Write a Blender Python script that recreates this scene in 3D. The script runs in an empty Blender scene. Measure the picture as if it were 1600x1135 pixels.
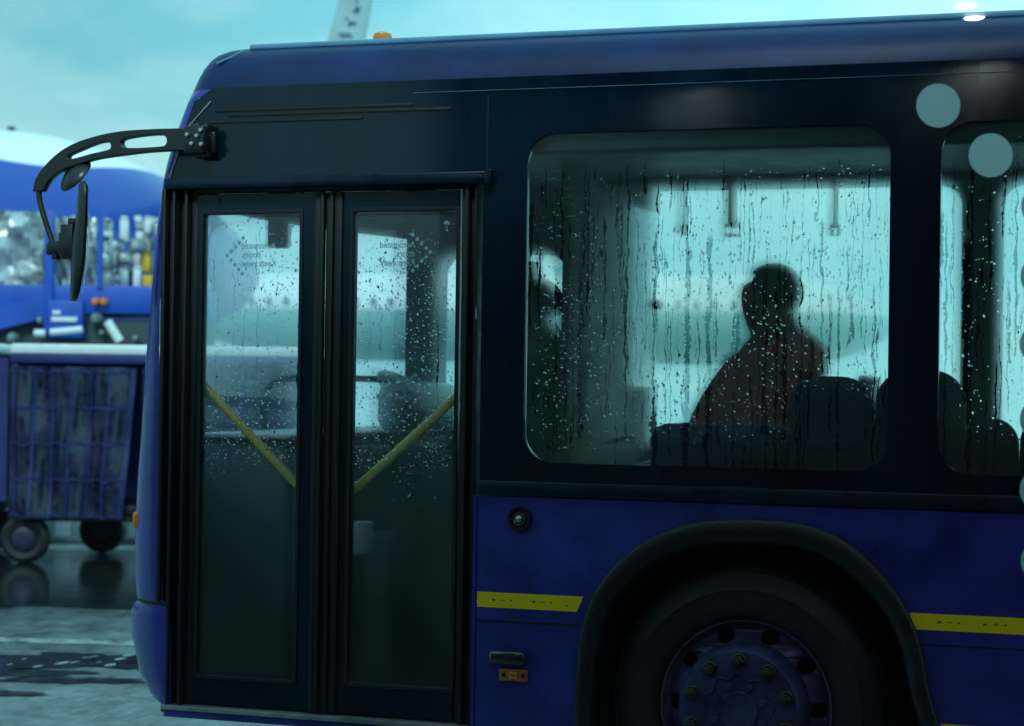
import bpy, bmesh, math, random
from mathutils import Vector, Matrix
random.seed(7)
R = math.radians
S = bpy.context.scene
COL = S.collection

# ------------------------------------------------------------------ camera
FPX = 3220.0                       # focal length in pixels of a 1600 px wide frame
TH = R(19.1)                       # the view turns this far left of square-on to the coach
CAM = Vector((3.806, -6.73, 1.56))
fwd0 = Vector((-math.sin(TH), math.cos(TH), 0)); right0 = Vector((math.cos(TH), math.sin(TH), 0)); up0 = Vector((0, 0, 1))
PITCH = math.atan(32.5 / FPX); ROLL = R(0.8)
fwd = fwd0 * math.cos(PITCH) + up0 * math.sin(PITCH)
up1 = up0 * math.cos(PITCH) - fwd0 * math.sin(PITCH)
rr = right0 * math.cos(ROLL) + up1 * math.sin(ROLL)
uu = up1 * math.cos(ROLL) - right0 * math.sin(ROLL)
cd = bpy.data.cameras.new('camera'); cam = bpy.data.objects.new('camera', cd); COL.objects.link(cam)
cam.matrix_world = Matrix(((rr.x, uu.x, -fwd.x, CAM.x), (rr.y, uu.y, -fwd.y, CAM.y), (rr.z, uu.z, -fwd.z, CAM.z), (0, 0, 0, 1)))
cd.sensor_width = 36; cd.lens = 36 * FPX / 1600; cd.clip_start = 0.05; cd.clip_end = 2000
cd.dof.use_dof = True; cd.dof.focus_distance = 6.9; cd.dof.aperture_fstop = 3.4
S.camera = cam

# ------------------------------------------------------------------ world, sun, exposure
SUN_EL, SUN_AZ = R(44), R(172)     # azimuth measured clockwise from +Y
W = bpy.data.worlds.new('World'); S.world = W; W.use_nodes = True
n = W.node_tree.nodes; l = W.node_tree.links; n.clear()
wo = n.new('ShaderNodeOutputWorld'); bgA = n.new('ShaderNodeBackground'); bgB = n.new('ShaderNodeBackground'); mixw = n.new('ShaderNodeMixShader')
sky = n.new('ShaderNodeTexSky'); sky.sky_type = 'NISHITA'; sky.sun_disc = False; sky.sun_elevation = SUN_EL; sky.sun_rotation = SUN_AZ
sky.air_density = 2.0; sky.dust_density = 3.0
l.new(sky.outputs[0], bgA.inputs[0]); bgA.inputs[1].default_value = 0.07
tcw = n.new('ShaderNodeTexCoord'); mpw = n.new('ShaderNodeMapping'); mpw.inputs['Scale'].default_value = (1, 1, 2.2)
nz = n.new('ShaderNodeTexNoise'); nz.inputs['Scale'].default_value = 5.5; nz.inputs['Detail'].default_value = 6; nz.inputs['Roughness'].default_value = 0.55; nz.inputs['Distortion'].default_value = .4
l.new(tcw.outputs['Generated'], mpw.inputs[0]); l.new(mpw.outputs[0], nz.inputs['Vector'])
cr = n.new('ShaderNodeValToRGB'); cr.color_ramp.elements[0].position = 0.33; cr.color_ramp.elements[0].color = (0.13, 0.46, 0.56, 1)
cr.color_ramp.elements[1].position = 0.66; cr.color_ramp.elements[1].color = (0.32, 0.64, 0.67, 1)
l.new(nz.outputs[0], cr.inputs[0])
l.new(cr.outputs[0], bgB.inputs[0])
dt = n.new('ShaderNodeVectorMath'); dt.operation = 'DOT_PRODUCT'; dt.inputs[1].default_value = right0; l.new(tcw.outputs['Generated'], dt.inputs[0])
gr = n.new('ShaderNodeMapRange'); gr.interpolation_type = 'SMOOTHSTEP'; gr.inputs[1].default_value = -.35; gr.inputs[2].default_value = .30; gr.inputs[3].default_value = 1.0; gr.inputs[4].default_value = 1.85
l.new(dt.outputs['Value'], gr.inputs[0]); l.new(gr.outputs[0], bgB.inputs[1])     # the overcast is brighter towards the right
mixw.inputs[0].default_value = 0.86
l.new(bgA.outputs[0], mixw.inputs[1]); l.new(bgB.outputs[0], mixw.inputs[2]); l.new(mixw.outputs[0], wo.inputs[0])
sd = bpy.data.lights.new('sun', 'SUN'); sd.energy = 1.4; sd.angle = R(14); sd.color = (0.68, 0.92, 1.0)
sun = bpy.data.objects.new('sun', sd); COL.objects.link(sun)
sdir = Vector((math.sin(SUN_AZ) * math.cos(SUN_EL), math.cos(SUN_AZ) * math.cos(SUN_EL), math.sin(SUN_EL)))
sun.rotation_euler = sdir.to_track_quat('Z', 'Y').to_euler(); sun.location = (0, -20, 30)
S.view_settings.view_transform = 'Standard'; S.view_settings.look = 'None'; S.view_settings.exposure = 0.42; S.view_settings.gamma = 1
S.render.engine = 'CYCLES'; S.cycles.transparent_max_bounces = 24; S.cycles.max_bounces = 10; S.cycles.caustics_refractive = False; S.cycles.caustics_reflective = False
S.cycles.sample_clamp_indirect = 4.0

# ------------------------------------------------------------------ helpers
def at(px, py, y=0.0):
    """Point of the photograph taken back to the coach-parallel plane at depth y."""
    d = fwd + rr * ((px - 800) / FPX) + uu * ((567.5 - py) / FPX)
    return CAM + d * ((y - CAM.y) / d.y)
def X(px, y=0.0, py=600): return at(px, py, y).x
def Zh(px, py, y=0.0): return at(px, py, y).z
def xz(pts, y=0.0): return [(at(a, b, y).x, at(a, b, y).z) for a, b in pts]
def far(px, depth, z=0.0):         # a spot on the apron, depth metres along the view
    t = (px - 800) / FPX
    p = CAM + (fwd0 + right0 * t) * depth
    return Vector((p.x, p.y, z))

def link(name, me, mat=None, parent=None):
    o = bpy.data.objects.new(name, me); COL.objects.link(o)
    if mat is not None:
        for m in (mat if isinstance(mat, (list, tuple)) else [mat]): me.materials.append(m)
    if parent is not None: o.parent = parent
    return o
def tag(o, label=None, cat=None, group=None, kind=None):
    if label: o['label'] = label
    if cat: o['category'] = cat
    if group: o['group'] = group
    if kind: o['kind'] = kind
    return o
def empty(name, loc=(0, 0, 0), rz=0, label=None, cat=None, group=None):
    o = bpy.data.objects.new(name, None); COL.objects.link(o); o.location = loc; o.rotation_euler = (0, 0, rz); o.empty_display_size = .2
    return tag(o, label, cat, group)
def copy_tree(o, parent=None):
    c = o.copy(); COL.objects.link(c); c.parent = parent
    for ch in [k for k in bpy.data.objects if k.parent == o]: copy_tree(ch, c)
    return c

class MB:
    def __init__(s): s.bm = bmesh.new()
    def grid(s, rows, closed_u=False, closed_v=False, mi=0):
        vs = [[s.bm.verts.new(p) for p in r] for r in rows]
        nu = len(vs); nv = len(vs[0]); fs = []
        for i in range(nu if closed_u else nu - 1):
            for j in range(nv if closed_v else nv - 1):
                a, b, c, d = vs[i][j], vs[(i + 1) % nu][j], vs[(i + 1) % nu][(j + 1) % nv], vs[i][(j + 1) % nv]
                try: f = s.bm.faces.new((a, b, c, d)); f.material_index = mi; fs.append(f)
                except ValueError: pass
        return vs
    def face(s, pts, mi=0):
        f = s.bm.faces.new([s.bm.verts.new(p) for p in pts]); f.material_index = mi
    def box(s, a, b, bev=0.0, mi=0, M=None):
        t = bmesh.new(); bmesh.ops.create_cube(t, size=1)
        for v in t.verts: v.co = Vector([(a[i] + b[i]) / 2 + v.co[i] * (b[i] - a[i]) for i in range(3)])
        if bev > 0: bmesh.ops.bevel(t, geom=t.edges[:], offset=bev, segments=2, profile=.5, affect='EDGES')
        s.merge(t, M, mi)
    def merge(s, t, M=None, mi=0):
        for f in t.faces: f.material_index = mi
        me = bpy.data.meshes.new('t'); t.to_mesh(me); t.free()
        if M is not None: me.transform(M)
        s.bm.from_mesh(me); bpy.data.meshes.remove(me)
    def tube(s, pts, r, seg=10, closed=False, mi=0, cap=True):
        pts = [Vector(p) for p in pts]; N = len(pts); rows = []
        rad = r if isinstance(r, (list, tuple)) else [r] * N
        prev = None
        for i, p in enumerate(pts):
            if closed: t = pts[(i + 1) % N] - pts[i - 1]
            else: t = pts[min(i + 1, N - 1)] - pts[max(i - 1, 0)]
            t.normalize()
            if prev is None:
                a = Vector((0, 0, 1)) if abs(t.z) < .9 else Vector((1, 0, 0))
            else: a = prev
            nn = (a - t * a.dot(t)).normalized(); prev = nn; bb = t.cross(nn)
            rows.append([p + (nn * math.cos(k * 2 * math.pi / seg) + bb * math.sin(k * 2 * math.pi / seg)) * rad[i] for k in range(seg)])
        vs = s.grid(rows, closed_u=closed, closed_v=True, mi=mi)
        if cap and not closed:
            f = s.bm.faces.new(vs[0][::-1]); f.material_index = mi; f = s.bm.faces.new(vs[-1]); f.material_index = mi
    def lathe(s, prof, c, axis='y', seg=48, mi=0):   # prof: (radius, along)
        rows = []
        for k in range(seg):
            a = 2 * math.pi * k / seg; row = []
            for r_, h in prof:
                if axis == 'y': row.append((c[0] + r_ * math.cos(a), c[1] + h, c[2] + r_ * math.sin(a)))
                elif axis == 'z': row.append((c[0] + r_ * math.cos(a), c[1] + r_ * math.sin(a), c[2] + h))
                else: row.append((c[0] + h, c[1] + r_ * math.cos(a), c[2] + r_ * math.sin(a)))
            rows.append(row)
        s.grid(rows, closed_u=True, mi=mi)
    def build(s, name, mat, parent=None, smooth=35, bevel=0):
        bmesh.ops.remove_doubles(s.bm, verts=s.bm.verts[:], dist=1e-5)
        bmesh.ops.recalc_face_normals(s.bm, faces=s.bm.faces[:])
        me = bpy.data.meshes.new(name); s.bm.to_mesh(me); s.bm.free()
        o = link(name, me, mat, parent)
        if smooth: smooth_by(me, smooth)
        if bevel:
            m = o.modifiers.new('bevel', 'BEVEL'); m.width = bevel; m.segments = 2; m.limit_method = 'ANGLE'; m.angle_limit = R(40)
        return o
def smooth_by(me, deg):
    me.polygons.foreach_set('use_smooth', [True] * len(me.polygons))
    try: me.set_sharp_from_angle(angle=R(deg))
    except Exception: pass

def poly_mesh(outline, holes, y0, y1, bev=0.0):
    """Flat plate in the XZ plane with holes, y0 (outer face) to y1."""
    cu = bpy.data.curves.new('c', 'CURVE'); cu.dimensions = '2D'; cu.fill_mode = 'BOTH'
    th = abs(y1 - y0) / 2; cu.extrude = max(th - bev, 0); cu.bevel_depth = bev; cu.bevel_resolution = 1; cu.offset = -bev
    for pl in [outline] + list(holes):
        sp = cu.splines.new('POLY'); sp.points.add(len(pl) - 1); sp.use_cyclic_u = True
        for i, p in enumerate(pl): sp.points[i].co = (p[0], p[1], 0, 1)
    o = bpy.data.objects.new('c', cu); COL.objects.link(o)
    dg = bpy.context.evaluated_depsgraph_get(); dg.update()
    me = bpy.data.meshes.new_from_object(o.evaluated_get(dg))
    bpy.data.objects.remove(o); bpy.data.curves.remove(cu)
    yc = (y0 + y1) / 2
    for v in me.vertices: v.co = Vector((v.co.x, yc - v.co.z, v.co.y))
    me.materials.clear()
    return me
def plate(name, outline, holes, y0, y1, mat, parent=None, bev=0.0, smooth=30):
    me = poly_mesh(outline, holes, y0, y1, bev); me.name = name
    if mat.name.startswith('misted'):       # mist lies on one face of the pane, the other faces are bare glass
        o = link(name, me, [mat, M['bare']], parent)
        for p in me.polygons: p.material_index = 0 if p.normal.y < -.5 else 1
        return o
    o = link(name, me, mat, parent); smooth_by(me, smooth); return o
def rrect(x0, x1, z0, z1, r, seg=8):
    r = min(r, (x1 - x0) / 2, (z1 - z0) / 2); pts = []
    for cx, cz, a0 in ((x1 - r, z0 + r, -90), (x1 - r, z1 - r, 0), (x0 + r, z1 - r, 90), (x0 + r, z0 + r, 180)):
        for k in range(seg + 1):
            a = R(a0 + 90 * k / seg); pts.append((cx + r * math.cos(a), cz + r * math.sin(a)))
    return pts
def smoothline(pts, n=6, closed=False):      # Catmull-Rom through the points
    out = []; N = len(pts)
    for i in range(N if closed else N - 1):
        g = lambda k: Vector(pts[k % N]) if closed else Vector(pts[min(max(k, 0), N - 1)])
        p0, p1, p2, p3 = g(i - 1), g(i), g(i + 1), g(i + 2)
        for k in range(n):
            t = k / n
            out.append(tuple(.5 * ((2 * p1) + (p2 - p0) * t + (2 * p0 - 5 * p1 + 4 * p2 - p3) * t * t + (3 * p1 - p0 - 3 * p2 + p3) * t ** 3)))
    if not closed: out.append(tuple(pts[-1]))
    return out

# ------------------------------------------------------------------ materials
def newmat(name):
    m = bpy.data.materials.new(name); m.use_nodes = True; m.node_tree.nodes.clear(); return m, m.node_tree.nodes, m.node_tree.links
def pbr(name, col, rough=.5, metal=0, coat=0, var=.15, vscale=6, bump=0, bscale=60, rvar=.1, streak=False, spec=.5, emit=None):
    m, n, l = newmat(name)
    out = n.new('ShaderNodeOutputMaterial'); b = n.new('ShaderNodeBsdfPrincipled'); l.new(b.outputs[0], out.inputs[0])
    tc = n.new('ShaderNodeTexCoord'); mp = n.new('ShaderNodeMapping'); l.new(tc.outputs['Object'], mp.inputs[0])
    if streak: mp.inputs['Scale'].default_value = (1, 1, .12)
    nz = n.new('ShaderNodeTexNoise'); nz.inputs['Scale'].default_value = vscale; nz.inputs['Detail'].default_value = 8; nz.inputs['Roughness'].default_value = .6
    l.new(mp.outputs[0], nz.inputs['Vector'])
    r = n.new('ShaderNodeMapRange'); r.inputs[1].default_value = .3; r.inputs[2].default_value = .7; r.inputs[3].default_value = 1 - var; r.inputs[4].default_value = 1 + var
    l.new(nz.outputs[0], r.inputs[0])
    mx = n.new('ShaderNodeMix'); mx.data_type = 'RGBA'; mx.blend_type = 'MULTIPLY'; mx.inputs[0].default_value = 1
    mx.inputs['A'].default_value = (*col, 1); l.new(r.outputs[0], mx.inputs['B']); l.new(mx.outputs['Result'], b.inputs['Base Color'])
    r2 = n.new('ShaderNodeMapRange'); r2.inputs[1].default_value = .3; r2.inputs[2].default_value = .7; r2.inputs[3].default_value = max(rough - rvar, .02); r2.inputs[4].default_value = rough + rvar
    l.new(nz.outputs[0], r2.inputs[0]); l.new(r2.outputs[0], b.inputs['Roughness'])
    b.inputs['Metallic'].default_value = metal; b.inputs['Coat Weight'].default_value = coat; b.inputs['Coat Roughness'].default_value = .08
    b.inputs['Specular IOR Level'].default_value = spec
    if bump:
        n2 = n.new('ShaderNodeTexNoise'); n2.inputs['Scale'].default_value = bscale; n2.inputs['Detail'].default_value = 4; l.new(tc.outputs['Object'], n2.inputs['Vector'])
        bp = n.new('ShaderNodeBump'); bp.inputs['Strength'].default_value = bump; bp.inputs['Distance'].default_value = .01; l.new(n2.outputs[0], bp.inputs['Height']); l.new(bp.outputs[0], b.inputs['Normal'])
    if emit:
        b.inputs['Emission Color'].default_value = (*emit[:3], 1); b.inputs['Emission Strength'].default_value = emit[3]
    return m
M = {}
M['black_gloss'] = pbr('black_gloss', (.001, .011, .024), .17, spec=.35, coat=.1, var=.5, vscale=3, rvar=.08, streak=True)
M['black_frame'] = pbr('black_frame', (.001, .012, .026), .30, var=.4, vscale=8, streak=True, spec=.3)
M['rubber'] = pbr('rubber', (.004, .006, .009), .6, var=.4, vscale=14, bump=.15, bscale=90)
M['tyre'] = pbr('tyre', (.008, .010, .013), .62, var=.5, vscale=10, bump=.3, bscale=70)
M['arch'] = pbr('arch', (.005, .007, .010), .5, var=.5, vscale=7, bump=.2, bscale=120)
M['blue'] = pbr('coach_blue', (.030, .036, .27), .34, coat=.35, spec=.4, var=.5, vscale=3.5, rvar=.08, bump=.02, bscale=8)
M['blue_roof'] = pbr('roof_blue', (.0008, .014, .085), .36, coat=.0, spec=.35, var=.45, vscale=2.5, rvar=.06, bump=.02, bscale=5)
M['rim'] = pbr('rim_blue_grey', (.05, .055, .15), .42, metal=.3, var=.4, vscale=12, bump=.1, bscale=80)
M['flange'] = pbr('rim_flange', (.16, .16, .26), .3, metal=.4, var=.3)
M['bolt'] = pbr('bolt', (.055, .055, .05), .45, metal=.6, var=.3, vscale=40)
M['alu'] = pbr('aluminium', (.35, .37, .37), .4, metal=.6, var=.3, vscale=10)
M['yellow_rail'] = pbr('yellow_rail', (1.0, .72, .10), .3, var=.1, coat=.3)
M['amber'] = pbr('amber', (.75, .20, .015), .25, var=.2, coat=.4)
M['darklens'] = pbr('dark_lens', (.035, .02, .02), .18, coat=.8, var=.4)
M['orange'] = pbr('orange_reflector', (.55, .14, .05), .3, coat=.5, var=.25, vscale=60)
M['pale_rim'] = pbr('rim_sheen_and_joint', (.12, .28, .42), .35, var=.2)
M['trimline'] = pbr('trim_line', (.05, .12, .17), .4, var=.5, vscale=4)
M['white'] = pbr('white_paint', (.78, .79, .78), .35, var=.06)
M['interior'] = pbr('interior_dark', (.022, .040, .050), .6, var=.2)
M['interior_mid'] = pbr('interior_grey', (.07, .13, .16), .55, var=.2)
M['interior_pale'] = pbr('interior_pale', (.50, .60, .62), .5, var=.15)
M['cab_dark'] = pbr('cab_dark', (.012, .018, .022), .6, var=.3)
M['floor'] = pbr('coach_floor', (.035, .04, .045), .5, var=.3)
M['moquette'] = pbr('seat_fabric', (.02, .035, .09), .9, var=.4, vscale=30)
M['steel'] = pbr('steel', (.5, .52, .52), .25, metal=.9, var=.1)
M['mirror'] = pbr('mirror_glass', (.6, .65, .66), .04, metal=1, var=.02)
M['plastic'] = pbr('black_plastic', (.012, .013, .015), .35, var=.3, vscale=20, bump=.05)
M['skin'] = pbr('skin', (.30, .15, .10), .55, var=.1)
M['hair'] = pbr('hair', (.012, .01, .01), .6, var=.3)
M['jacket'] = pbr('jacket', (.62, .17, .13), .85, var=.3, vscale=12)
M['trousers'] = pbr('trousers', (.02, .025, .04), .85, var=.3, vscale=12)
M['hivis'] = pbr('hi_vis_green', (.15, .5, .05), .7, var=.1)

# yellow reflective tape with its row of tiny printed marks and chips
def tape():
    m, n, l = newmat('yellow_tape'); out = n.new('ShaderNodeOutputMaterial'); b = n.new('ShaderNodeBsdfPrincipled'); l.new(b.outputs[0], out.inputs[0])
    tc = n.new('ShaderNodeTexCoord'); nz = n.new('ShaderNodeTexNoise'); nz.inputs['Scale'].default_value = 28; nz.inputs['Detail'].default_value = 5; l.new(tc.outputs['Object'], nz.inputs['Vector'])
    r = n.new('ShaderNodeValToRGB'); r.color_ramp.elements[0].position = .29; r.color_ramp.elements[0].color = (.05, .05, .02, 1); r.color_ramp.elements[1].position = .33; r.color_ramp.elements[1].color = (1.0, .72, .012, 1)
    l.new(nz.outputs[0], r.inputs[0]); l.new(r.outputs[0], b.inputs['Base Color']); b.inputs['Roughness'].default_value = .4; return m
M['tape'] = tape()

def glassmix(n, l, tint, rough=.0, ior=1.5):
    tr = n.new('ShaderNodeBsdfTransparent'); tr.inputs[0].default_value = (*tint, 1)
    gl = n.new('ShaderNodeBsdfGlossy'); gl.inputs['Roughness'].default_value = rough; gl.inputs[0].default_value = (1, 1, 1, 1)
    lw = n.new('ShaderNodeLayerWeight'); lw.inputs[0].default_value = .5
    fr = math_(n, l, 'MULTIPLY_ADD', math_(n, l, 'POWER', lw.outputs['Facing'], 4.0), .9, .045)
    mx = n.new('ShaderNodeMixShader'); l.new(fr, mx.inputs[0]); l.new(tr.outputs[0], mx.inputs[1]); l.new(gl.outputs[0], mx.inputs[2])
    return mx
def clearglass(name, tint=(.93, .96, .96), rough=0.0):
    m, n, l = newmat(name); out = n.new('ShaderNodeOutputMaterial'); mx = glassmix(n, l, tint, rough); l.new(mx.outputs[0], out.inputs[0]); return m
def math_(n, l, op, a, b=None, c=None, clamp=False):
    k = n.new('ShaderNodeMath'); k.operation = op; k.use_clamp = clamp
    for i, v in enumerate((a, b, c)):
        if v is None: continue
        if isinstance(v, (int, float)): k.inputs[i].default_value = v
        else: l.new(v, k.inputs[i])
    return k.outputs[0]
M['clear'] = None
def fogglass(name, fog=.4, tint=(.85, .95, .93), lines=((13, .0085, 2.20, 1.1), (34, .0036, 2.34, 1.2), (70, .0024, 2.33, .55), (120, .0013, 2.30, .30)), keep=.75, fogcol=(.55, .72, .74), seed=0.0, light=.3, zlow=None, blur=.55):
    """Window glass misted with condensation, cleared along the tracks the drips have run."""
    m, n, l = newmat(name); out = n.new('ShaderNodeOutputMaterial')
    clear = glassmix(n, l, tint)
    tc = n.new('ShaderNodeTexCoord'); sp = n.new('ShaderNodeSeparateXYZ'); l.new(tc.outputs['Object'], sp.inputs[0])
    x = sp.outputs[0]; z = sp.outputs[2]
    def noise(scale, detail=3, sx=1, sz=1, off=0):
        mp = n.new('ShaderNodeMapping'); mp.inputs['Scale'].default_value = (sx, 1, sz); mp.inputs['Location'].default_value = (off + seed, 0, off)
        q = n.new('ShaderNodeTexNoise'); q.inputs['Scale'].default_value = scale; q.inputs['Detail'].default_value = detail
        l.new(tc.outputs['Object'], mp.inputs[0]); l.new(mp.outputs[0], q.inputs['Vector']); return q.outputs[0]
    wob = math_(n, l, 'MULTIPLY', math_(n, l, 'SUBTRACT', noise(22, 3, 1.6, .55), .5), .035)
    u = math_(n, l, 'ADD', x, wob)
    bead = noise(120, 2, .4, 1.0, 5)
    tot = None
    for freq, w, ztop, ln in lines:
        v = n.new('ShaderNodeTexVoronoi'); v.voronoi_dimensions = '1D'; v.feature = 'F1'; v.inputs['Scale'].default_value = freq; v.inputs['Randomness'].default_value = 1
        l.new(math_(n, l, 'ADD', u, seed), v.inputs['W'])
        d = math_(n, l, 'DIVIDE', v.outputs['Distance'], freq)
        sc = n.new('ShaderNodeSeparateColor'); l.new(v.outputs['Color'], sc.inputs[0])
        ww = math_(n, l, 'MULTIPLY', math_(n, l, 'MULTIPLY_ADD', sc.outputs[2], 1.0, .35), math_(n, l, 'MULTIPLY_ADD', bead, 2.2 * w, -.1 * w))
        line = math_(n, l, 'MULTIPLY', math_(n, l, 'SUBTRACT', ww, d), 1800, clamp=True)
        zs = math_(n, l, 'SUBTRACT', ztop, math_(n, l, 'MULTIPLY', math_(n, l, 'POWER', sc.outputs[0], 1.3), .95 if ln > .7 else .8))
        ze = math_(n, l, 'SUBTRACT', zs, math_(n, l, 'MULTIPLY_ADD', math_(n, l, 'POWER', sc.outputs[1], 2.0), ln, .06))
        below = math_(n, l, 'MULTIPLY', math_(n, l, 'SUBTRACT', zs, z), 30, clamp=True)
        above = math_(n, l, 'MULTIPLY', math_(n, l, 'SUBTRACT', z, ze), 60, clamp=True)
        line = math_(n, l, 'MULTIPLY', math_(n, l, 'MULTIPLY', line, below), above)
        tot = line if tot is None else math_(n, l, 'MAXIMUM', tot, line)
    big = noise(2.6, 4, 1, .8, 11); fine = noise(260, 2, 1, .6, 3)
    f = math_(n, l, 'MULTIPLY', math_(n, l, 'MULTIPLY_ADD', big, 1.8, .1), fog)
    f = math_(n, l, 'MULTIPLY', f, math_(n, l, 'MULTIPLY_ADD', fine, .5, .75))
    f = math_(n, l, 'MULTIPLY', f, math_(n, l, 'SUBTRACT', 1.0, math_(n, l, 'MULTIPLY', tot, keep)), clamp=True)
    if zlow:
        mr = n.new('ShaderNodeMapRange'); mr.interpolation_type = 'SMOOTHSTEP'; mr.inputs[1].default_value = zlow[0]; mr.inputs[2].default_value = zlow[1]; mr.inputs[3].default_value = zlow[2]; mr.inputs[4].default_value = 1.0
        l.new(z, mr.inputs[0]); f = math_(n, l, 'MULTIPLY', f, mr.outputs[0])
    df = n.new('ShaderNodeBsdfDiffuse'); tl = n.new('ShaderNodeBsdfTranslucent'); df.inputs[0].default_value = (*fogcol, 1); tl.inputs[0].default_value = (*fogcol, 1)
    ms = n.new('ShaderNodeMixShader'); ms.inputs[0].default_value = 1 - light; l.new(df.outputs[0], ms.inputs[1]); l.new(tl.outputs[0], ms.inputs[2])
    # the water left in a track bends the light away and dims what is seen through it
    trk = n.new('ShaderNodeBsdfTransparent'); trk.inputs[0].default_value = (.10, .20, .22, 1)
    mc = n.new('ShaderNodeMixShader'); l.new(math_(n, l, 'MULTIPLY', tot, .62), mc.inputs[0]); l.new(clear.outputs[0], mc.inputs[1]); l.new(trk.outputs[0], mc.inputs[2])
    rf_ = n.new('ShaderNodeBsdfRefraction'); rf_.inputs['IOR'].default_value = 1.055; rf_.inputs['Roughness'].default_value = .45; rf_.inputs['Color'].default_value = (*tint, 1)
    mb_ = n.new('ShaderNodeMixShader'); l.new(math_(n, l, 'MULTIPLY', math_(n, l, 'SUBTRACT', 1.0, tot, clamp=True), blur), mb_.inputs[0]); l.new(mc.outputs[0], mb_.inputs[1]); l.new(rf_.outputs[0], mb_.inputs[2])
    mc = mb_
    fin = n.new('ShaderNodeMixShader'); l.new(f, fin.inputs[0]); l.new(mc.outputs[0], fin.inputs[1]); l.new(ms.outputs[0], fin.inputs[2])
    l.new(fin.outputs[0], out.inputs[0]); return m
def bareglass():
    m, n, l = newmat('bare_glass'); out = n.new('ShaderNodeOutputMaterial'); t = n.new('ShaderNodeBsdfTransparent'); t.inputs[0].default_value = (.99, 1, 1, 1); l.new(t.outputs[0], out.inputs[0]); return m
M['bare'] = bareglass()
M['fog_window'] = fogglass('misted_side_glass', .095, tint=(.98, .99, .93), fogcol=(.62, .84, .84), blur=.62)
M['fog_door'] = fogglass('misted_door_glass', .13, tint=(.96, .99, 1.0), lines=((14, .0016, 1.8, .5), (90, .0009, 1.75, .4)), keep=.5, fogcol=(.75, .92, .97), seed=3.3, zlow=(.75, 1.15, .7), blur=.35)
M['fog_far'] = fogglass('misted_far_glass', .20, tint=(.94, .99, .97), lines=((20, .0016, 2.3, .5),), keep=.5, fogcol=(.6, .8, .8), seed=8.1, light=.4, blur=0.0)
M['windscreen'] = clearglass('windscreen_glass', (.93, .98, .99))
M['pane'] = clearglass('terminal_pane', (.97, .985, .985))
def water():
    m, n, l = newmat('rain_water'); out = n.new('ShaderNodeOutputMaterial'); b = n.new('ShaderNodeBsdfGlass'); b.inputs['IOR'].default_value = 1.33; b.inputs['Roughness'].default_value = .05
    l.new(b.outputs[0], out.inputs[0]); return m
M['water'] = water()
def vinyl():
    m, n, l = newmat('frosted_vinyl'); out = n.new('ShaderNodeOutputMaterial')
    d = n.new('ShaderNodeBsdfDiffuse'); t = n.new('ShaderNodeBsdfTranslucent'); d.inputs[0].default_value = (.70, .92, .93, 1); t.inputs[0].default_value = (.70, .92, .93, 1)
    a = n.new('ShaderNodeMixShader'); a.inputs[0].default_value = .75; l.new(d.outputs[0], a.inputs[1]); l.new(t.outputs[0], a.inputs[2]); l.new(a.outputs[0], out.inputs[0]); return m
M['vinyl'] = vinyl()
M['notice'] = pbr('notice_vinyl', (.25, .40, .46), .5, var=.05)

def ground_mat():
    m, n, l = newmat('wet_apron'); out = n.new('ShaderNodeOutputMaterial'); b = n.new('ShaderNodeBsdfPrincipled'); l.new(b.outputs[0], out.inputs[0])
    tc = n.new('ShaderNodeTexCoord')
    def noise(sc, det=5, rough=.6, scale=(1, 1, 1)):
        mp = n.new('ShaderNodeMapping'); mp.inputs['Scale'].default_value = scale; q = n.new('ShaderNodeTexNoise'); q.inputs['Scale'].default_value = sc; q.inputs['Detail'].default_value = det; q.inputs['Roughness'].default_value = rough
        l.new(tc.outputs['Object'], mp.inputs[0]); l.new(mp.outputs[0], q.inputs['Vector']); return q.outputs[0]
    wet = n.new('ShaderNodeValToRGB'); wet.color_ramp.elements[0].position = .42; wet.color_ramp.elements[1].position = .60
    l.new(noise(.55, 6, .65), wet.inputs[0])
    col = n.new('ShaderNodeValToRGB'); col.color_ramp.elements[0].position = .43; col.color_ramp.elements[0].color = (.012, .016, .02, 1); col.color_ramp.elements[1].position = .58; col.color_ramp.elements[1].color = (.42, .56, .58, 1)
    l.new(math_(n, l, 'ADD', math_(n, l, 'MULTIPLY', noise(2.6, 6, .7, (1, .6, 1)), .4), math_(n, l, 'MULTIPLY', noise(24, 8, .95, (1, .28, 1)), .6)), col.inputs[0]); l.new(col.outputs[0], b.inputs['Base Color'])
    ro = n.new('ShaderNodeMapRange'); b.inputs['Coat Weight'].default_value = 1; b.inputs['Coat Roughness'].default_value = .06; b.inputs['Coat IOR'].default_value = 1.5; ro.inputs[3].default_value = .07; ro.inputs[4].default_value = .22; l.new(wet.outputs[0], ro.inputs[0]); l.new(ro.outputs[0], b.inputs['Roughness'])
    bs = n.new('ShaderNodeMapRange'); bs.inputs[3].default_value = .10; bs.inputs[4].default_value = .55; l.new(wet.outputs[0], bs.inputs[0])
    bp = n.new('ShaderNodeBump'); bp.inputs['Distance'].default_value = .013; l.new(bs.outputs[0], bp.inputs['Strength']); l.new(math_(n, l, 'ADD', math_(n, l, 'MULTIPLY', noise(45, 7, .85), .8), math_(n, l, 'MULTIPLY', noise(6, 3, .5), .7)), bp.inputs['Height']); l.new(bp.outputs[0], b.inputs['Normal']); b2 = n.new('ShaderNodeBump'); b2.inputs['Strength'].default_value = .5; b2.inputs['Distance'].default_value = .007; l.new(math_(n, l, 'ADD', noise(38, 6, .75, (1, .4, 1)), math_(n, l, 'MULTIPLY', noise(5, 3, .5), .8)), b2.inputs['Height']); l.new(b2.outputs[0], b.inputs['Coat Normal'])
    return m
M['ground'] = ground_mat()
M['line'] = pbr('worn_line_paint_and_glints', (.24, .30, .29), .3, var=.8, vscale=7, bump=.5, bscale=30)
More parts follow.
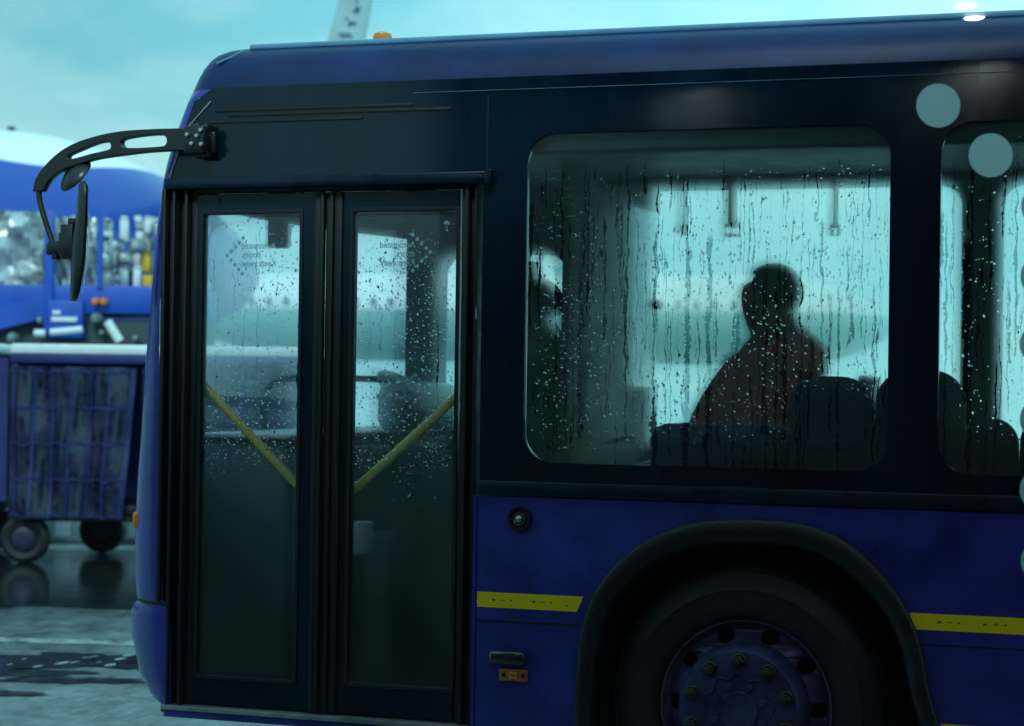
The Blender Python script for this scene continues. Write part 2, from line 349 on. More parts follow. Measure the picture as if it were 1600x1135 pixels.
M['puddle'] = pbr('puddle', (.012, .014, .016), .14, var=.3, vscale=5, rvar=.05, bump=.6, bscale=9)

# ------------------------------------------------------------------ ground and markings
mb = MB(); mb.face([(-500, -60, 0), (500, -60, 0), (500, 900, 0), (-500, 900, 0)])
g = mb.build('apron', M['ground']); tag(g, kind='structure')
def strip(name, depth, dy, pa, pb, mat, z=.004, skew=0):
    mb = MB(); a0 = far(pa, depth - dy / 2); b0 = far(pb, depth - dy / 2 + skew); b1 = far(pb, depth + dy / 2 + skew); a1 = far(pa, depth + dy / 2)
    mb.face([(p.x, p.y, z) for p in (a0, b0, b1, a1)]); o = mb.build(name, mat); return tag(o, kind='structure')
strip('painted_line', 18.9, .55, -1500, 2400, M['line'])
strip('painted_line', 12.55, .22, -900, 2000, M['line'], skew=-1.0)
# dark patches of standing water
M['film'] = pbr('water_film', (.014, .018, .02), .06, var=.4, vscale=3, rvar=.04, bump=.16, bscale=14)
def puddle(px, depth, rx, ry, seed, glints=0, mat='puddle'):
    q = random.Random(seed); ph = [q.uniform(0, 6.28) for _ in range(6)]; mb = MB(); c0 = far(px, depth); ring = []
    for k in range(90):
        a = 2 * math.pi * k / 90; rad = 1 + .16 * math.sin(2 * a + ph[0]) + .12 * math.sin(5 * a + ph[1]) + .09 * math.sin(9 * a + ph[2]) + .07 * math.sin(17 * a + ph[3]) + .05 * math.sin(29 * a + ph[4])
        p = c0 + right0 * (rx * rad * math.cos(a)) + fwd0 * (ry * rad * math.sin(a)); ring.append((p.x, p.y, .004))
    mb.face(ring)
    for _ in range(glints):  # flat pale flecks colour in the reflections at raindrop splashes
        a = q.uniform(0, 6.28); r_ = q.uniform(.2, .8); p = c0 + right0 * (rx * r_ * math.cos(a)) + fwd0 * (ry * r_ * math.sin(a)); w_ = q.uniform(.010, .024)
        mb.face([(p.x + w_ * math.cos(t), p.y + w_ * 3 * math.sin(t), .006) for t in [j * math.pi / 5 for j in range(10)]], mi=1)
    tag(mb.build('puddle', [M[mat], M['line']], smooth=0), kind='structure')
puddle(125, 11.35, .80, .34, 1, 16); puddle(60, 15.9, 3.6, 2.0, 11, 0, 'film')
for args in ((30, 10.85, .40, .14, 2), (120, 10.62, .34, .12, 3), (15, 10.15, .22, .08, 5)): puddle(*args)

# ------------------------------------------------------------------ the coach
bus = empty('bus', (0, 0, 0), 0, 'dark blue airport bus with misted windows and folding front doors, nose to the left', 'bus')
BL = 9.6; BW = 2.5
def zt(py, px=300): return Zh(px, py)
# silhouette and paint-edge of the near front corner, photo pixels: (py, nose edge, where the black side begins)
edge = [(1112, 262, 268), (1095, 238, 267), (1060, 218, 267), (1000, 206, 267), (965, 204, 266), (952, 208, 266), (944, 217, 266),
        (938, 214, 254), (900, 211, 252), (850, 211, 252), (790, 213, 252), (750, 215, 251), (700, 219, 250), (650, 222, 250), (550, 229, 249), (450, 237, 250),
        (350, 246, 255), (300, 252, 259), (285, 254, 262), (250, 262, 274), (205, 276, 288), (160, 293, 303)]
def project(p):
    d = Vector(p) - CAM; zc = d.dot(fwd); return 800 + FPX * d.dot(rr) / zc, 567.5 - FPX * d.dot(uu) / zc
RY = .17
def solve_nose(psil, xb, z, inset=0.0, ry=RY):
    lo, hi = xb - .6, xb - .003
    for _ in range(30):
        mid = (lo + hi) / 2; rx = xb - mid
        m_ = min(project((xb - rx * math.sin(a), inset + ry * (1 - math.cos(a)), z))[0] for a in [R(q) for q in range(0, 91, 6)])
        if m_ < psil: lo = mid
        else: hi = mid
    return (lo + hi) / 2
levels = []   # (z, nose x, black-edge x, side inset)
for py, ps, pb in edge:
    z = Zh(pb, py); xb = at(pb, py).x; levels.append((z, solve_nose(ps, xb, z), xb, 0.0))
for py, ps, pb, ins in ((140, 301, 330, .0), (118, 311, 336, .012), (104, 319, 342, .03), (92, 329, 350, .055), (84, 339, 362, .085), (77.5, 354, 385, .13), (75, 372, 410, .19)):
    z = Zh(pb, py, ins); xb = at(pb, py, ins).x; levels.append((z, solve_nose(ps, xb, z, ins), xb, ins))
levels.sort()
def plan(z, xf, xb, ins, nA=9, nF=16):
    """near corner, bowed front and far corner of the plan outline at one height"""
    near = [(xb - (xb - xf) * math.sin(R(90 * k / nA)), ins + RY * (1 - math.cos(R(90 * k / nA))), z) for k in range(nA + 1)]
    ya, yb = ins + RY, BW - ins - RY
    front = [(xf - .16 * (1 - ((2 * k / nF) - 1) ** 2), ya + (yb - ya) * k / nF, z) for k in range(nF + 1)]
    farp = [(x_, BW - y_, z) for x_, y_, z in near[::-1]]
    return near, front, farp
def band(sel, part):
    return [plan(*L)[part] for L in levels if sel(L[0])]
mb = MB()
zs_ = [L[0] for L in levels]; zseam = Zh(266, 944)
lo = [L for L in levels if L[0] <= 1.32]
mb.grid([sum(([*a[:-1], *b[:-1], *c] for a, b, c in [plan(*L)]), []) for L in lo])
o = mb.build('front_panel', M['blue'], bus, smooth=50)
mid = [L for L in levels if 1.25 < L[0] < 2.66]
mb = MB(); mb.grid([plan(*L)[0] for L in mid])
rows = [plan(*L)[0] for L in mid]; mb.grid([[(x_ + .05, y_ + .05, z_) for x_, y_, z_ in r] for r in rows])
mb.build('corner_pillar', M['blue'], bus, smooth=50)
# windscreen with its header
ws = [L for L in levels if 1.25 < L[0] < 2.30]; mb = MB(); mb.grid([plan(*L)[1][:-1] + plan(*L)[2] for L in ws]); mb.build('windscreen', M['windscreen'], bus, smooth=60)
hd = [L for L in levels if L[0] > 2.14 and L[0] < 2.75]; mb = MB(); mb.grid([[(x_ + .004, y_, z_) for x_, y_, z_ in plan(*L)[1] + plan(*L)[2]] for L in hd])
mb.grid([[(x_ + .09, y_, z_) for x_, y_, z_ in plan(*L)[1]] for L in hd]); mb.build('windscreen_header', M['interior'], bus, smooth=60)
# roof: the cove and the cap
rf = [L for L in levels if L[0] > 2.60]
zlast, xfl, xbl, insl = levels[-1]
mb = MB()
mid_mat = []
def full(L):
    a, b, c = plan(*L); z, xf, xb, ins = L
    near = [(BL - (BL - xb) * k / 40, ins, z) for k in range(41)]
    farp = [(xb + (BL - xb) * k / 40, BW - ins, z) for k in range(41)]
    return [*near[:-1], *a[:-1], *b[:-1], *c[:-1], *farp]
rows = [full(L) for L in rf]
# cove profile on the long side follows the same insets; add crown rows
zt0 = rows[-1]; cx, cy = 5.0, BW / 2
for f_, dz in ((.93, .012), (.80, .028), (.55, .045), (.25, .055), (.02, .058)):
    rows.append([(cx + (p[0] - cx) * f_ if p[0] < 2.2 else p[0], cy + (p[1] - cy) * f_, p[2] + dz) for p in zt0])
mb.grid(rows)
roof = mb.build('roof', M['blue_roof'], bus, smooth=45)
mb = MB(); zr_ = levels[-1][0]; mb.box((X(357), .125, zr_ - .020), (BL, .165, zr_ + .004), .008); mb.build('roof_rim_sheen', M['pale_rim'], bus, smooth=60)  # added pale strip, coloured as the sky reflected along the roof edge
mb = MB(); mb.tube([(X(333, py=100), levels[-5][3] - .004, Zh(334, 100, .03)), (X(340), .060, Zh(341, 91, .06)), (X(352), .105, Zh(352, 81, .1))], .004, 6); mb.build('dome_joint', M['pale_rim'], bus)
# rear wall closes the body
mb = MB(); mb.box((BL - .05, .0, .34), (BL, BW, 2.70), .0); mb.build('rear_wall', M['black_frame'], bus)

# ---- near side, upper (black) panel
ZR0, ZR1, ZTOP = 1.174, 1.226, 2.625
front_edge = [(L[2] + .001, L[0]) for L in levels if ZR1 < L[0] < 2.62]
xd0, xd1 = X(262), X(750)
zdt = Zh(500, 291)                 # top of the door opening
w1 = rrect(X(819), X(1387), Zh(1100, 730), Zh(1100, 202), .105)
w2x0 = X(1466); w2 = rrect(w2x0, w2x0 + 1.35, Zh(1100, 730), Zh(1100, 202), .105)
outl = [(xd1, ZR0)] + [(BL, ZR0), (BL, ZTOP)] + [(X(303, py=160), ZTOP)] + front_edge[::-1]
# outline runs down the front edge to the door head, then around the doorway
fe = [p for p in front_edge[::-1] if p[1] > zdt]
outl = [(xd1, ZR0), (BL, ZR0), (BL, ZTOP), (fe[0][0] + .004, ZTOP)] + fe + [(fe[-1][0] - .006, zdt), (xd1, zdt)]
holes = [w1, w2]; xx = w2x0 + 1.35 + .17
while xx + 1.35 < BL - .3: holes.append(rrect(xx, xx + 1.35, Zh(1100, 730), Zh(1100, 202), .105)); xx += 1.52
plate('side_panel', outl, holes, 0, .03, M['black_gloss'], bus, .002)
rh = random.Random(5)
def drops(x0, x1, z0, z1, cnt, y, rmin=.0016, rmax=.0046, bias=None):
    mb = MB(); bm = mb.bm
    for _ in range(cnt):
        for _t in range(8):
            px_, pz_ = rh.uniform(x0, x1), rh.uniform(z0, z1)
            if bias is None or rh.random() < bias(px_, pz_): break
        r_ = rmin + (rmax - rmin) * rh.random() ** 2.2; st = rh.uniform(1, 1.5)
        prev = []
        for q, hh in ((.45, .62), (.8, .42), (1.0, 0.0)):
            prev.append([bm.verts.new((px_ + r_ * q * math.cos(a), y - r_ * hh, pz_ + r_ * q * st * math.sin(a))) for a in [k * math.pi / 4 for k in range(8)]])
        bm.faces.new(prev[0]); bm.faces.new(prev[2][::-1])
        for i_ in (0, 1):
            for k in range(8): bm.faces.new((prev[i_][k], prev[i_ + 1][k], prev[i_ + 1][(k + 1) % 8], prev[i_][(k + 1) % 8]))
    return mb
def window_glass(hole, y, mat, name='window_glass', parent=bus, ndrop=0, bias=None):
    o = plate(name, hole, [], y, y + .006, mat, parent)
    if ndrop:
        xs = [p[0] for p in hole]; zs = [p[1] for p in hole]
        d = drops(min(xs) + .03, max(xs) - .03, min(zs) + .05, max(zs) - .05, ndrop, y - .0005, bias=bias).build('raindrops', M['water'], o, smooth=60)
        tag(d, kind='stuff')
    return o
zb = lambda x_, z_: .12 if z_ > 2.3 else (1.0 if z_ < 2.1 else .55)
window_glass(w1, .004, M['fog_window'], ndrop=2000, bias=zb)
window_glass(w2, .004, M['fog_window'], ndrop=1200, bias=zb)
for h in holes[2:]: window_glass(h, .004, M['fog_window'])
# thin drip gutter above the panel and fine panel joints
mb = MB(); mb.box((X(640), -.003, 2.5775), (BL, -.0005, 2.5805), .0005); mb.build('drip_gutter', M['trimline'], bus)
mb = MB(); mb.box((X(757) - .002, -.003, zdt + .01), (X(757) + .002, -.0003, 2.56)); mb.build('panel_joint', M['arch'], bus)
mb = MB(); mb.box((X(752), -.012, ZR0), (BL, -.0005, ZR1), .005); mb.build('rub_rail', M['black_frame'], bus)
mb = MB()   # long rail over the doorway
zh = Zh(500, 283); mb.box((X(262, py=285), -.030, zh - .022), (X(757), -.0005, zh + .020), .006)
mb.box((X(757), -.034, zh - .028), (X(768), -.0005, zh + .026), .004); mb.build('door_header_rail', M['black_frame'], bus)
mb = MB()   # trim line round the black corner
ln = [(L[2] + .004, -.003, L[0]) for L in levels if Zh(262, 292) < L[0] < 2.57]; mb.tube(ln + [(X(330, py=160), -.003, Zh(303, 160))], .0035, 6); mb.build('corner_trim', M['alu'], bus)
mb = MB()   # dark seal along the cove above the doors
for k, (a, b, py) in enumerate(((330, 640, 168), (350, 700, 176), (320, 560, 186))):
    mb.box((X(a), -.004 - k * .001, Zh(500, py) - .006), (X(b), -.0004, Zh(500, py) + .004), .001)
mb.build('roof_seal', M['rubber'], bus)

# ---- near side, lower (blue) panel with the wheel arch
archpx = [(897, 1150), (899, 1090), (903, 1035), (912, 975), (936, 915), (985, 862), (1040, 830), (1100, 815), (1160, 812), (1215, 814), (1265, 822), (1315, 842), (1362, 880), (1400, 925), (1424, 968), (1440, 1015), (1450, 1070), (1462, 1115), (1478, 1150)]
arch = smoothline(xz(archpx), 4)
arch = [(arch[0][0] - .002, .30)] + arch + [(arch[-1][0] + .03, .30)]
lx0 = X(749)
outl = [(lx0, ZR0 - .002), (lx0, .30)] + arch + [(BL, .30), (BL, ZR0 - .002)]
plate('lower_panel', outl, [], 0, .03, M['blue'], bus, .002)
mb = MB(); mb.box((lx0, -.002, Zh(800, 972) - .003), (X(905), -.0003, Zh(800, 972) + .003)); mb.build('panel_joint', M['rubber'], bus)
mb = MB(); mb.box((X(1445), -.002, Zh(1500, 1010) - .002), (BL, -.0003, Zh(1500, 1010) + .002)); mb.build('panel_joint', M['rubber'], bus)
plate('corner_strip', [(X(741), .36), (X(748), .36), (X(748), 1.17), (X(741), 1.17)], [], -.004, .03, M['blue'], bus, .002)
s0, s1 = .785, .838
stripes = [];stripes.append(plate('yellow_stripe', [(lx0 + .003, s0), (X(906), s0), (X(916), s1), (lx0 + .003, s1)], [], -.0015, -.0003, M['tape'], bus))
stripes.append(plate('yellow_stripe', [(X(1433), s0), (BL - .1, s0), (BL - .1, s1), (X(1423), s1)], [], -.0015, -.0003, M['tape'], bus))
plate('yellow_stripe', [(X(1480), .43), (BL - .1, .43), (BL - .1, .486), (X(1476), .486)], [], -.0015, -.0003, M['tape'], bus)
mb = MB()   # the printed certification marks along the tape
def marks(xa, xb_):
    x_ = xa + .06
    while x_ < xb_ - .1:
        for dx, w_, h_ in ((0, .010, .006), (.030, .016, .002), (.066, .006, .004)):
            mb.box((x_ + dx, -.0023, .812 - h_ / 2), (x_ + dx + w_, -.0016, .812 + h_ / 2))
        x_ += .145
marks(lx0, X(906)); marks(X(1440), BL - .3)
for st_, lo_, hi_ in ((stripes[0], 0, X(1200)), (stripes[1], X(1200), 99)):
    b_ = bmesh.new(); b_.from_mesh(st_.data); t_ = mb.bm.copy(); bmesh.ops.delete(t_, geom=[v for v in t_.verts if not lo_ < v.co.x < hi_], context='VERTS')
    for f_ in t_.faces: f_.material_index = 1
    tm = bpy.data.meshes.new('t'); t_.to_mesh(tm); b_.from_mesh(tm); b_.to_mesh(st_.data); st_.data.materials.append(M['rubber'])
# wheel arch flare and liner
outer = arch; cxa = X(1172); inner = []
for (x_, z_) in outer:
    inner.append((cxa + (x_ - cxa) * .895, min(z_, (z_ - .45) * .875 + .45) if z_ > .45 else z_))
N = len(outer)
rows = []
for k in range(N):
    (xo, zo), (xi, zi) = outer[k], inner[k]
    P = lambda t, y_: (xo + (xi - xo) * t, y_, zo + (zi - zo) * t)
    rows.append([P(-.03, .002), P(-.02, -.012), P(.15, -.022), P(.5, -.020), P(.85, -.012), P(1.0, .010), P(1.05, .10), P(1.08, .55)])
mb = MB(); mb.grid(rows); mb.build('wheel_arch', M['arch'], bus, smooth=60)
mb = MB(); mb.box((cxa - .70, .60, .2), (cxa + .74, .63, 1.20))
mb.grid([[(cxa + (x_ - cxa) * 1.06, y_, z_ * 1.015) for y_ in (.032, .60)] for x_, z_ in outer]); mb.build('arch_liner', M['rubber'], bus)

# round side device, lamp, reflector
c = at(813, 811); mb = MB(); mb.lathe([(.0001, -.016), (.012, -.016), (.018, -.012), (.030, -.011), (.034, -.020), (.041, -.020), (.044, -.012), (.045, .0)], (c.x, 0, c.z), seg=32); q = mb.build('fuel_cap', M['plastic'], bus)
mb = MB(); mb.lathe([(.0001, -.019), (.009, -.018), (.011, -.0165)], (c.x, 0, c.z), seg=20); mb.lathe([(.018, -.0125), (.020, -.0145), (.022, -.0125)], (c.x, 0, c.z), seg=28); mb.build('cap_centre', M['steel'], q)
c = at(795, 1027); mb = MB(); mb.box((c.x - .066, -.034, c.z - .024), (c.x + .066, -.0005, c.z + .024), .013); mb.build('side_lamp', M['darklens'], bus, smooth=60)
c = at(803, 1055); mb = MB(); mb.box((c.x - .052, -.010, c.z - .021), (c.x + .052, -.0005, c.z + .021), .004); q = mb.build('side_reflector', M['orange'], bus)
mb = MB()
for s_ in (-.033, .036): mb = MB(); mb.lathe([(.0001, -.014), (.006, -.013), (.008, -.0102)], (c.x + s_, 0, c.z), seg=12); mb.build('screw', M['rubber'], q)
mb = MB(); mb.lathe([(.008, -.0105), (.0095, -.012), (.011, -.0105)], (c.x, 0, c.z), seg=16)
for k in range(4): mb.lathe([(.0001, -.012), (.003, -.0105)], (c.x + .014 * math.cos(k * math.pi / 2 + .8), 0, c.z + .014 * math.sin(k * math.pi / 2 + .8)), seg=8)
mb.build('maker_mark', M['tape'], q)

# ---- front wheel
wc = Vector((X(1163), 0, .486))
wheel = empty('wheel', wc); wheel.parent = bus
t = MB(); t.lathe([(.292, .085), (.300, .062), (.315, .052), (.350, .045), (.385, .050), (.395, .046), (.402, .052), (.430, .066), (.452, .085), (.456, .082), (.462, .095), (.474, .125), (.478, .16), (.478, .30), (.46, .34), (.38, .35), (.29, .34)], (0, 0, 0), seg=96)
t.build('tyre', M['tyre'], wheel, smooth=40)
t = MB(); t.lathe([(.268, .125), (.281, .11), (.284, .088), (.288, .076), (.293, .076), (.297, .086), (.294, .10)], (0, 0, 0), seg=96); t.build('rim_flange', M['flange'], wheel, smooth=60)
# disc with ten hand holes
hole_c = [(.247 * math.cos(R(90 + 18 + 36 * k)), .247 * math.sin(R(90 + 18 + 36 * k))) for k in range(10)]
holes_ = [[(hx + .031 * math.cos(a), hz + .026 * math.sin(a)) for a in [2 * math.pi * j / 18 for j in range(18)]] for hx, hz in hole_c]
circ = lambda r_, N_=96: [(r_ * math.cos(2 * math.pi * k / N_), r_ * math.sin(2 * math.pi * k / N_)) for k in range(N_)]
me = poly_mesh(circ(.281), [circ(.205)] + holes_, .118, .128, .001); o = link('rim', me, M['rim'], wheel); smooth_by(me, 30)
for v in me.vertices:
    r_ = math.hypot(v.co.x, v.co.z)
    v.co.y -= .055 * max(0, min(1, (.262 - r_) / .055)) ** 1.3
t = MB(); t.lathe([(.0001, -.022), (.06, -.022), (.145, -.022), (.196, -.016), (.211, .004), (.219, .035), (.222, .075), (.222, .10)], (0, 0, 0), seg=96); t.build('hub', M['rim'], wheel, smooth=45)
t = MB()    # flange relief round the hub: scallops, webs
pts = []
for k in range(120):
    a = 2 * math.pi * k / 120; r_ = .118 + .010 * math.cos(10 * a + math.pi); pts.append((r_ * math.cos(a), -.024, r_ * math.sin(a)))
t.tube(pts, .004, 6, closed=True)
t.lathe([(.0001, -.025), (.050, -.026), (.062, -.030), (.068, -.022)], (0, 0, 0), seg=40); t.build('hub_flange', M['rim'], wheel, smooth=50)
for k in range(10):
    a = R(90 + 36 * k); cx_, cz_ = .1675 * math.cos(a), .1675 * math.sin(a); t = MB()
    t.lathe([(.026, -.018), (.026, -.026), (.022, -.029), (.0165, -.029)], (cx_, 0, cz_), seg=20)
    t.lathe([(.0185, -.028), (.0185, -.048), (.015, -.052), (.010, -.052)], (cx_, 0, cz_), seg=6)
    t.lathe([(.0105, -.05), (.0105, -.062), (.008, -.064), (.0001, -.064)], (cx_, 0, cz_), seg=12)
    t.build('wheel_nut', M['bolt'], wheel, smooth=30)
for k in range(8):
    a = R(22 + 45 * k); t = MB(); t.lathe([(.0125, -.02), (.0125, -.032), (.010, -.035), (.0001, -.035)], (.087 * math.cos(a), 0, .087 * math.sin(a)), seg=12); t.build('hub_bolt', M['rim'], wheel, smooth=30)
w2_ = copy_tree(wheel, bus); w2_.location = (wc.x + 5.6, 0, .486)

# ---- doorway: frame ribs, sill, two leaves
mb = MB()
def rib(pa, pb, y0, y1, z0=.37, z1=None, py=650):
    z1 = z1 or zdt - .002
    mb.box((X(pa, py=py), y0, z0), (X(pb, py=py), y1, z1), .003)
for a, b, y0, z0 in ((250, 256, -.012, zseam + .01), (257.5, 265, .018, zseam + .01)): rib(a, b, y0, .06, z0)
for a, b, y0 in ((267, 271, -.014), (273, 283, .030), (284.5, 289, -.008), (290, 299, .024)): rib(a, b, y0, .06)
mb.build('door_pillar', M['rubber'], bus, smooth=40); mb = MB()
for a, b, y0 in ((714, 722, .022), (723, 728, -.006), (729, 738, .024), (739, 741.5, -.008)): rib(a, b, y0, .06)
mb.build('door_pillar', M['rubber'], bus, smooth=40)
mb = MB(); mb.box((X(299), .012, zdt - .018), (X(716), .06, zdt + .012), .004); mb.build('door_track', M['black_frame'], bus)
mb = MB(); mb.box((X(262), -.012, .352), (X(745), .10, .370), .003); mb.build('door_sill', M['alu'], bus)
mb = MB(); mb.box((X(264), -.004, .325), (X(748), .05, .3515), .003); mb.build('sill_valance', M['blue'], bus)

def text_mesh(txt, w, mirror, align):
    cu = bpy.data.curves.new('t', 'FONT'); cu.body = txt; cu.align_x = align; cu.space_line = .95; cu.extrude = .004; cu.size = 1; cu.offset = .012
    o = bpy.data.objects.new('t', cu); COL.objects.link(o); dg = bpy.context.evaluated_depsgraph_get(); dg.update()
    me = bpy.data.meshes.new_from_object(o.evaluated_get(dg)); bpy.data.objects.remove(o); bpy.data.curves.remove(cu)
    xs = [v.co.x for v in me.vertices]; sc = w / (max(xs) - min(xs)); s_ = -1 if mirror else 1
    for v in me.vertices: v.co = Vector((v.co.x * sc * s_, -v.co.z * sc * .05, v.co.y * sc * 1.12))
    me.materials.clear(); return me
def notice(leaf, tx, ty, w, mirror, align, chev, y):
    me = text_mesh('Automated\ndoors.\nKeep away.', w, mirror, align); b = bmesh.new(); b.from_mesh(me)
    c_ = at(tx, ty, y)
    for v in b.verts: v.co = Vector((v.co.x + c_.x, y + v.co.y, v.co.z + c_.z))
    for (px_, py_) in chev:
        q = at(px_, py_, y); ring = [b.verts.new((q.x + .0072 * math.cos(2 * math.pi * k / 16), y, q.z + .0072 * math.sin(2 * math.pi * k / 16))) for k in range(16)]; b.faces.new(ring)
    b.to_mesh(me); b.free(); me.name = 'door_notice'; return link('door_notice', me, M['notice'], leaf)
dz0, dz1 = .378, zdt - .02
def leaf(pa, pb, ga, gb, gt, gbm, rail, side):
    x0, x1 = X(pa, .03), X(pb, .03)
    L = empty('door_leaf', ((x0 + x1) / 2, .03, dz0)); L.parent = bus
    loc = Vector(L.location)
    def put(o):
        for v in o.data.vertices: v.co -= loc
        return o
    gl = rrect(X(ga, .03), X(gb, .03), Zh((ga + gb) / 2, gbm, .03), Zh((ga + gb) / 2, gt, .03), .006, 3)
    put(plate('door_frame', [(x0, dz0), (x1, dz0), (x1, dz1), (x0, dz1)], [gl], .026, .062, M['black_frame'], L, .003))
    e = .010; fx0, fx1 = gl[-1][0], gl[0][0]
    xs = [p[0] for p in gl]; zs = [p[1] for p in gl]
    rim_o = rrect(min(xs) - .016, max(xs) + .016, min(zs) - .016, max(zs) + .016, .01, 3); rim_i = rrect(min(xs) - .002, max(xs) + .002, min(zs) - .002, max(zs) + .002, .006, 3)
    put(plate('glazing_seal', rim_o, [rim_i], .021, .0265, M['rubber'], L, .002))
    g_ = plate('door_glass', gl, [], .036, .041, M['fog_door'], L)
    put(g_)
    # the mist pattern is laid out in coach coordinates: keep the glass mesh where the shader expects it
    d = drops(min(xs) + .01, max(xs) - .01, .6, max(zs) - .01, 1500, .0355, .0013, .0042, bias=lambda x_, z_: .9 if 1.25 < z_ < 2.0 else (.45 if z_ > 1.2 else .12)).build('raindrops', M['water'], L, smooth=60); put(d); tag(d, kind='stuff')
    mbr = MB(); a, b = at(*rail[0], .09), at(*rail[1], .09); mbr.tube([a, b], .0165, 14)
    rl = put(mbr.build('grab_rail', M['yellow_rail'], L, smooth=60))
    return L, put, (min(xs), max(xs), min(zs), max(zs))
L1, put1, b1 = leaf(300, 497, 316, 465, 335, 1058, ((308, 592), (470, 763)), 0)
L2, put2, b2 = leaf(514, 714, 551, 710, 331, 1071, ((716, 619), (541, 778)), 1)
for L_ in (L1, L2): pass
ch1 = [(380, 372), (374, 379), (368, 386), (361, 393), (355, 400), (361, 407), (367, 414), (373, 421), (378, 428)]
ch2 = [(645, 367), (652, 374), (659, 381), (666, 388), (672, 394), (666, 401), (659, 408), (652, 416), (645, 423)]
ch3 = [(648, 586), (655, 593), (662, 600), (668, 607), (662, 615), (655, 622), (648, 629), (641, 636)]
ch4 = [(378, 585), (371, 592), (365, 599), (359, 606), (365, 613), (371, 620), (378, 627)]
put1(notice(L1, 377, 389, .138, True, 'RIGHT', ch1, .034)); put2(notice(L2, 649, 387, .138, True, 'LEFT', ch2, .034))
put2(notice(L2, 645, 597, .138, False, 'RIGHT', ch3, .034)); put1(notice(L1, 381, 594, .138, False, 'LEFT', [], .034))
for L_, put, (px_, py_) in ((L1, put1, (455, 354)), (L2, put2, (698, 350))):
    mb = MB(); q = at(px_, py_, .034)
    for dx, dz, r_ in ((-.006, .003, .006), (.006, .002, .006), (0, .007, .004)): mb.lathe([(.0001, -.001), (r_, 0)], (q.x + dx, .034, q.z + dz), seg=10)
    for k in range(3): mb.box((q.x - .004, .0335, q.z - .010 - k * .007), (q.x + .005, .034, q.z - .007 - k * .007))
    put(mb.build('door_emblem', M['notice'], L_))
mb = MB()   # rubber fingers where the leaves meet
for a, b, y0 in ((485, 494, .014), (495.5, 501, .004), (502, 509, .020), (510, 515, .006), (516, 528, .015)):
    mb.box((X(a), y0, dz0), (X(b), .030, dz1), .003)
mb.build('door_seal', M['rubber'], bus, smooth=40)
mb = MB(); q = at(745, 490); mb.box((q.x - .002, -.012, q.z - .02), (q.x + .002, -.008, q.z + .02)); mb.build('door_catch', M['steel'], bus)
mb = MB(); c = at(338, 312)
for s_ in (-1, 1): mb.tube([(c.x, .022, c.z - .012), (c.x + s_ * .009, .022, c.z + .012)], .0012, 6)
mb.build('scratch_mark', M['rubber'], bus)
# bumper seam, indicator
mb = MB(); z_ = zseam; L = min(levels, key=lambda q: abs(q[0] - z_)); a_, b_, c_ = plan(*L); mb.tube([(p[0] - .001, p[1] - .001, p[2]) for p in a_ + b_[1:]], .006, 6); mb.build('bumper_seam', M['rubber'], bus)
q = at(213, 812, .09); mb = MB(); mb.box((q.x + .002, .05, q.z - .032), (q.x + .05, .15, q.z + .032), .012); mb.build('indicator_lamp', M['amber'], bus, smooth=60)
# roof beacon
bx_ = X(590, 1.0); mb = MB(); zc = Zh(590, 64, 1.0) - .01
mb.lathe([(.034, -.04), (.034, -.002), (.037, 0), (.040, .022), (.036, .036), (.022, .044), (.0001, .046)], (bx_, 1.0, zc), axis='z', seg=28); q = mb.build('roof_beacon', M['amber'], bus, smooth=40)

# ---- mirror arm and mirrors
ym = -.07
arm = smoothline([(54, 300), (60, 277), (80, 252), (105, 232), (140, 217), (190, 206), (250, 202)], 5) + [(298, 201), (298, 236)] + smoothline([(262, 237), (232, 239), (190, 244), (152, 250), (122, 259), (100, 267), (82, 280), (70, 300)], 5)
slot1 = smoothline([(196, 219), (230, 213), (256, 212), (263, 218), (261, 227), (250, 230), (205, 232), (194, 228)], 4, closed=True)
slot2 = smoothline([(112, 243), (130, 235), (155, 225), (172, 223), (176, 230), (171, 235), (145, 241), (120, 248), (110, 248)], 4, closed=True)
marm = empty('mirror_arm', (X(310), ym, Zh(310, 218))); marm.parent = bus; lm = Vector(marm.location)
def putm(o):
    for v in o.data.vertices: v.co -= lm
    return o
putm(plate('arm_plate', xz(arm, ym), [xz(slot1, ym), xz(slot2, ym)], ym - .016, ym + .016, M['plastic'], marm, .004))
mb = MB(); pts = [Vector((a, ym, b)) for a, b in xz(smoothline([(61, 292), (62, 312), (70, 342), (82, 378), (88, 392)], 4), ym)]; mb.tube(pts, [.0115] * len(pts), 10); putm(mb.build('drop_rod', M['plastic'], marm, smooth=60))
mb = MB()   # bracket bolted to the corner
for (pa, pb, ya, yb) in (((291, 198), (322, 240), -.09, -.03), ((309, 193), (319, 244), -.05, .0), ((318, 204), (328, 238), -.035, .0), ((296, 192), (308, 204), -.06, -.02), ((300, 236), (322, 246), -.06, -.005)):
    a, b = at(*pa, ym), at(*pb, ym); mb.box((a.x, ya, b.z), (b.x, yb, a.z), .006)
putm(mb.build('arm_bracket', M['plastic'], marm, smooth=50))
mb = MB()
for p_ in ((320, 227), (305, 226), (313, 214), (298, 212), (319, 205)):
    q = at(*p_, ym); mb.lathe([(.0001, -.034), (.007, -.033), (.009, -.024)], (q.x, ym, q.z), seg=12)
putm(mb.build('bracket_bolt', M['steel'], marm, smooth=50))
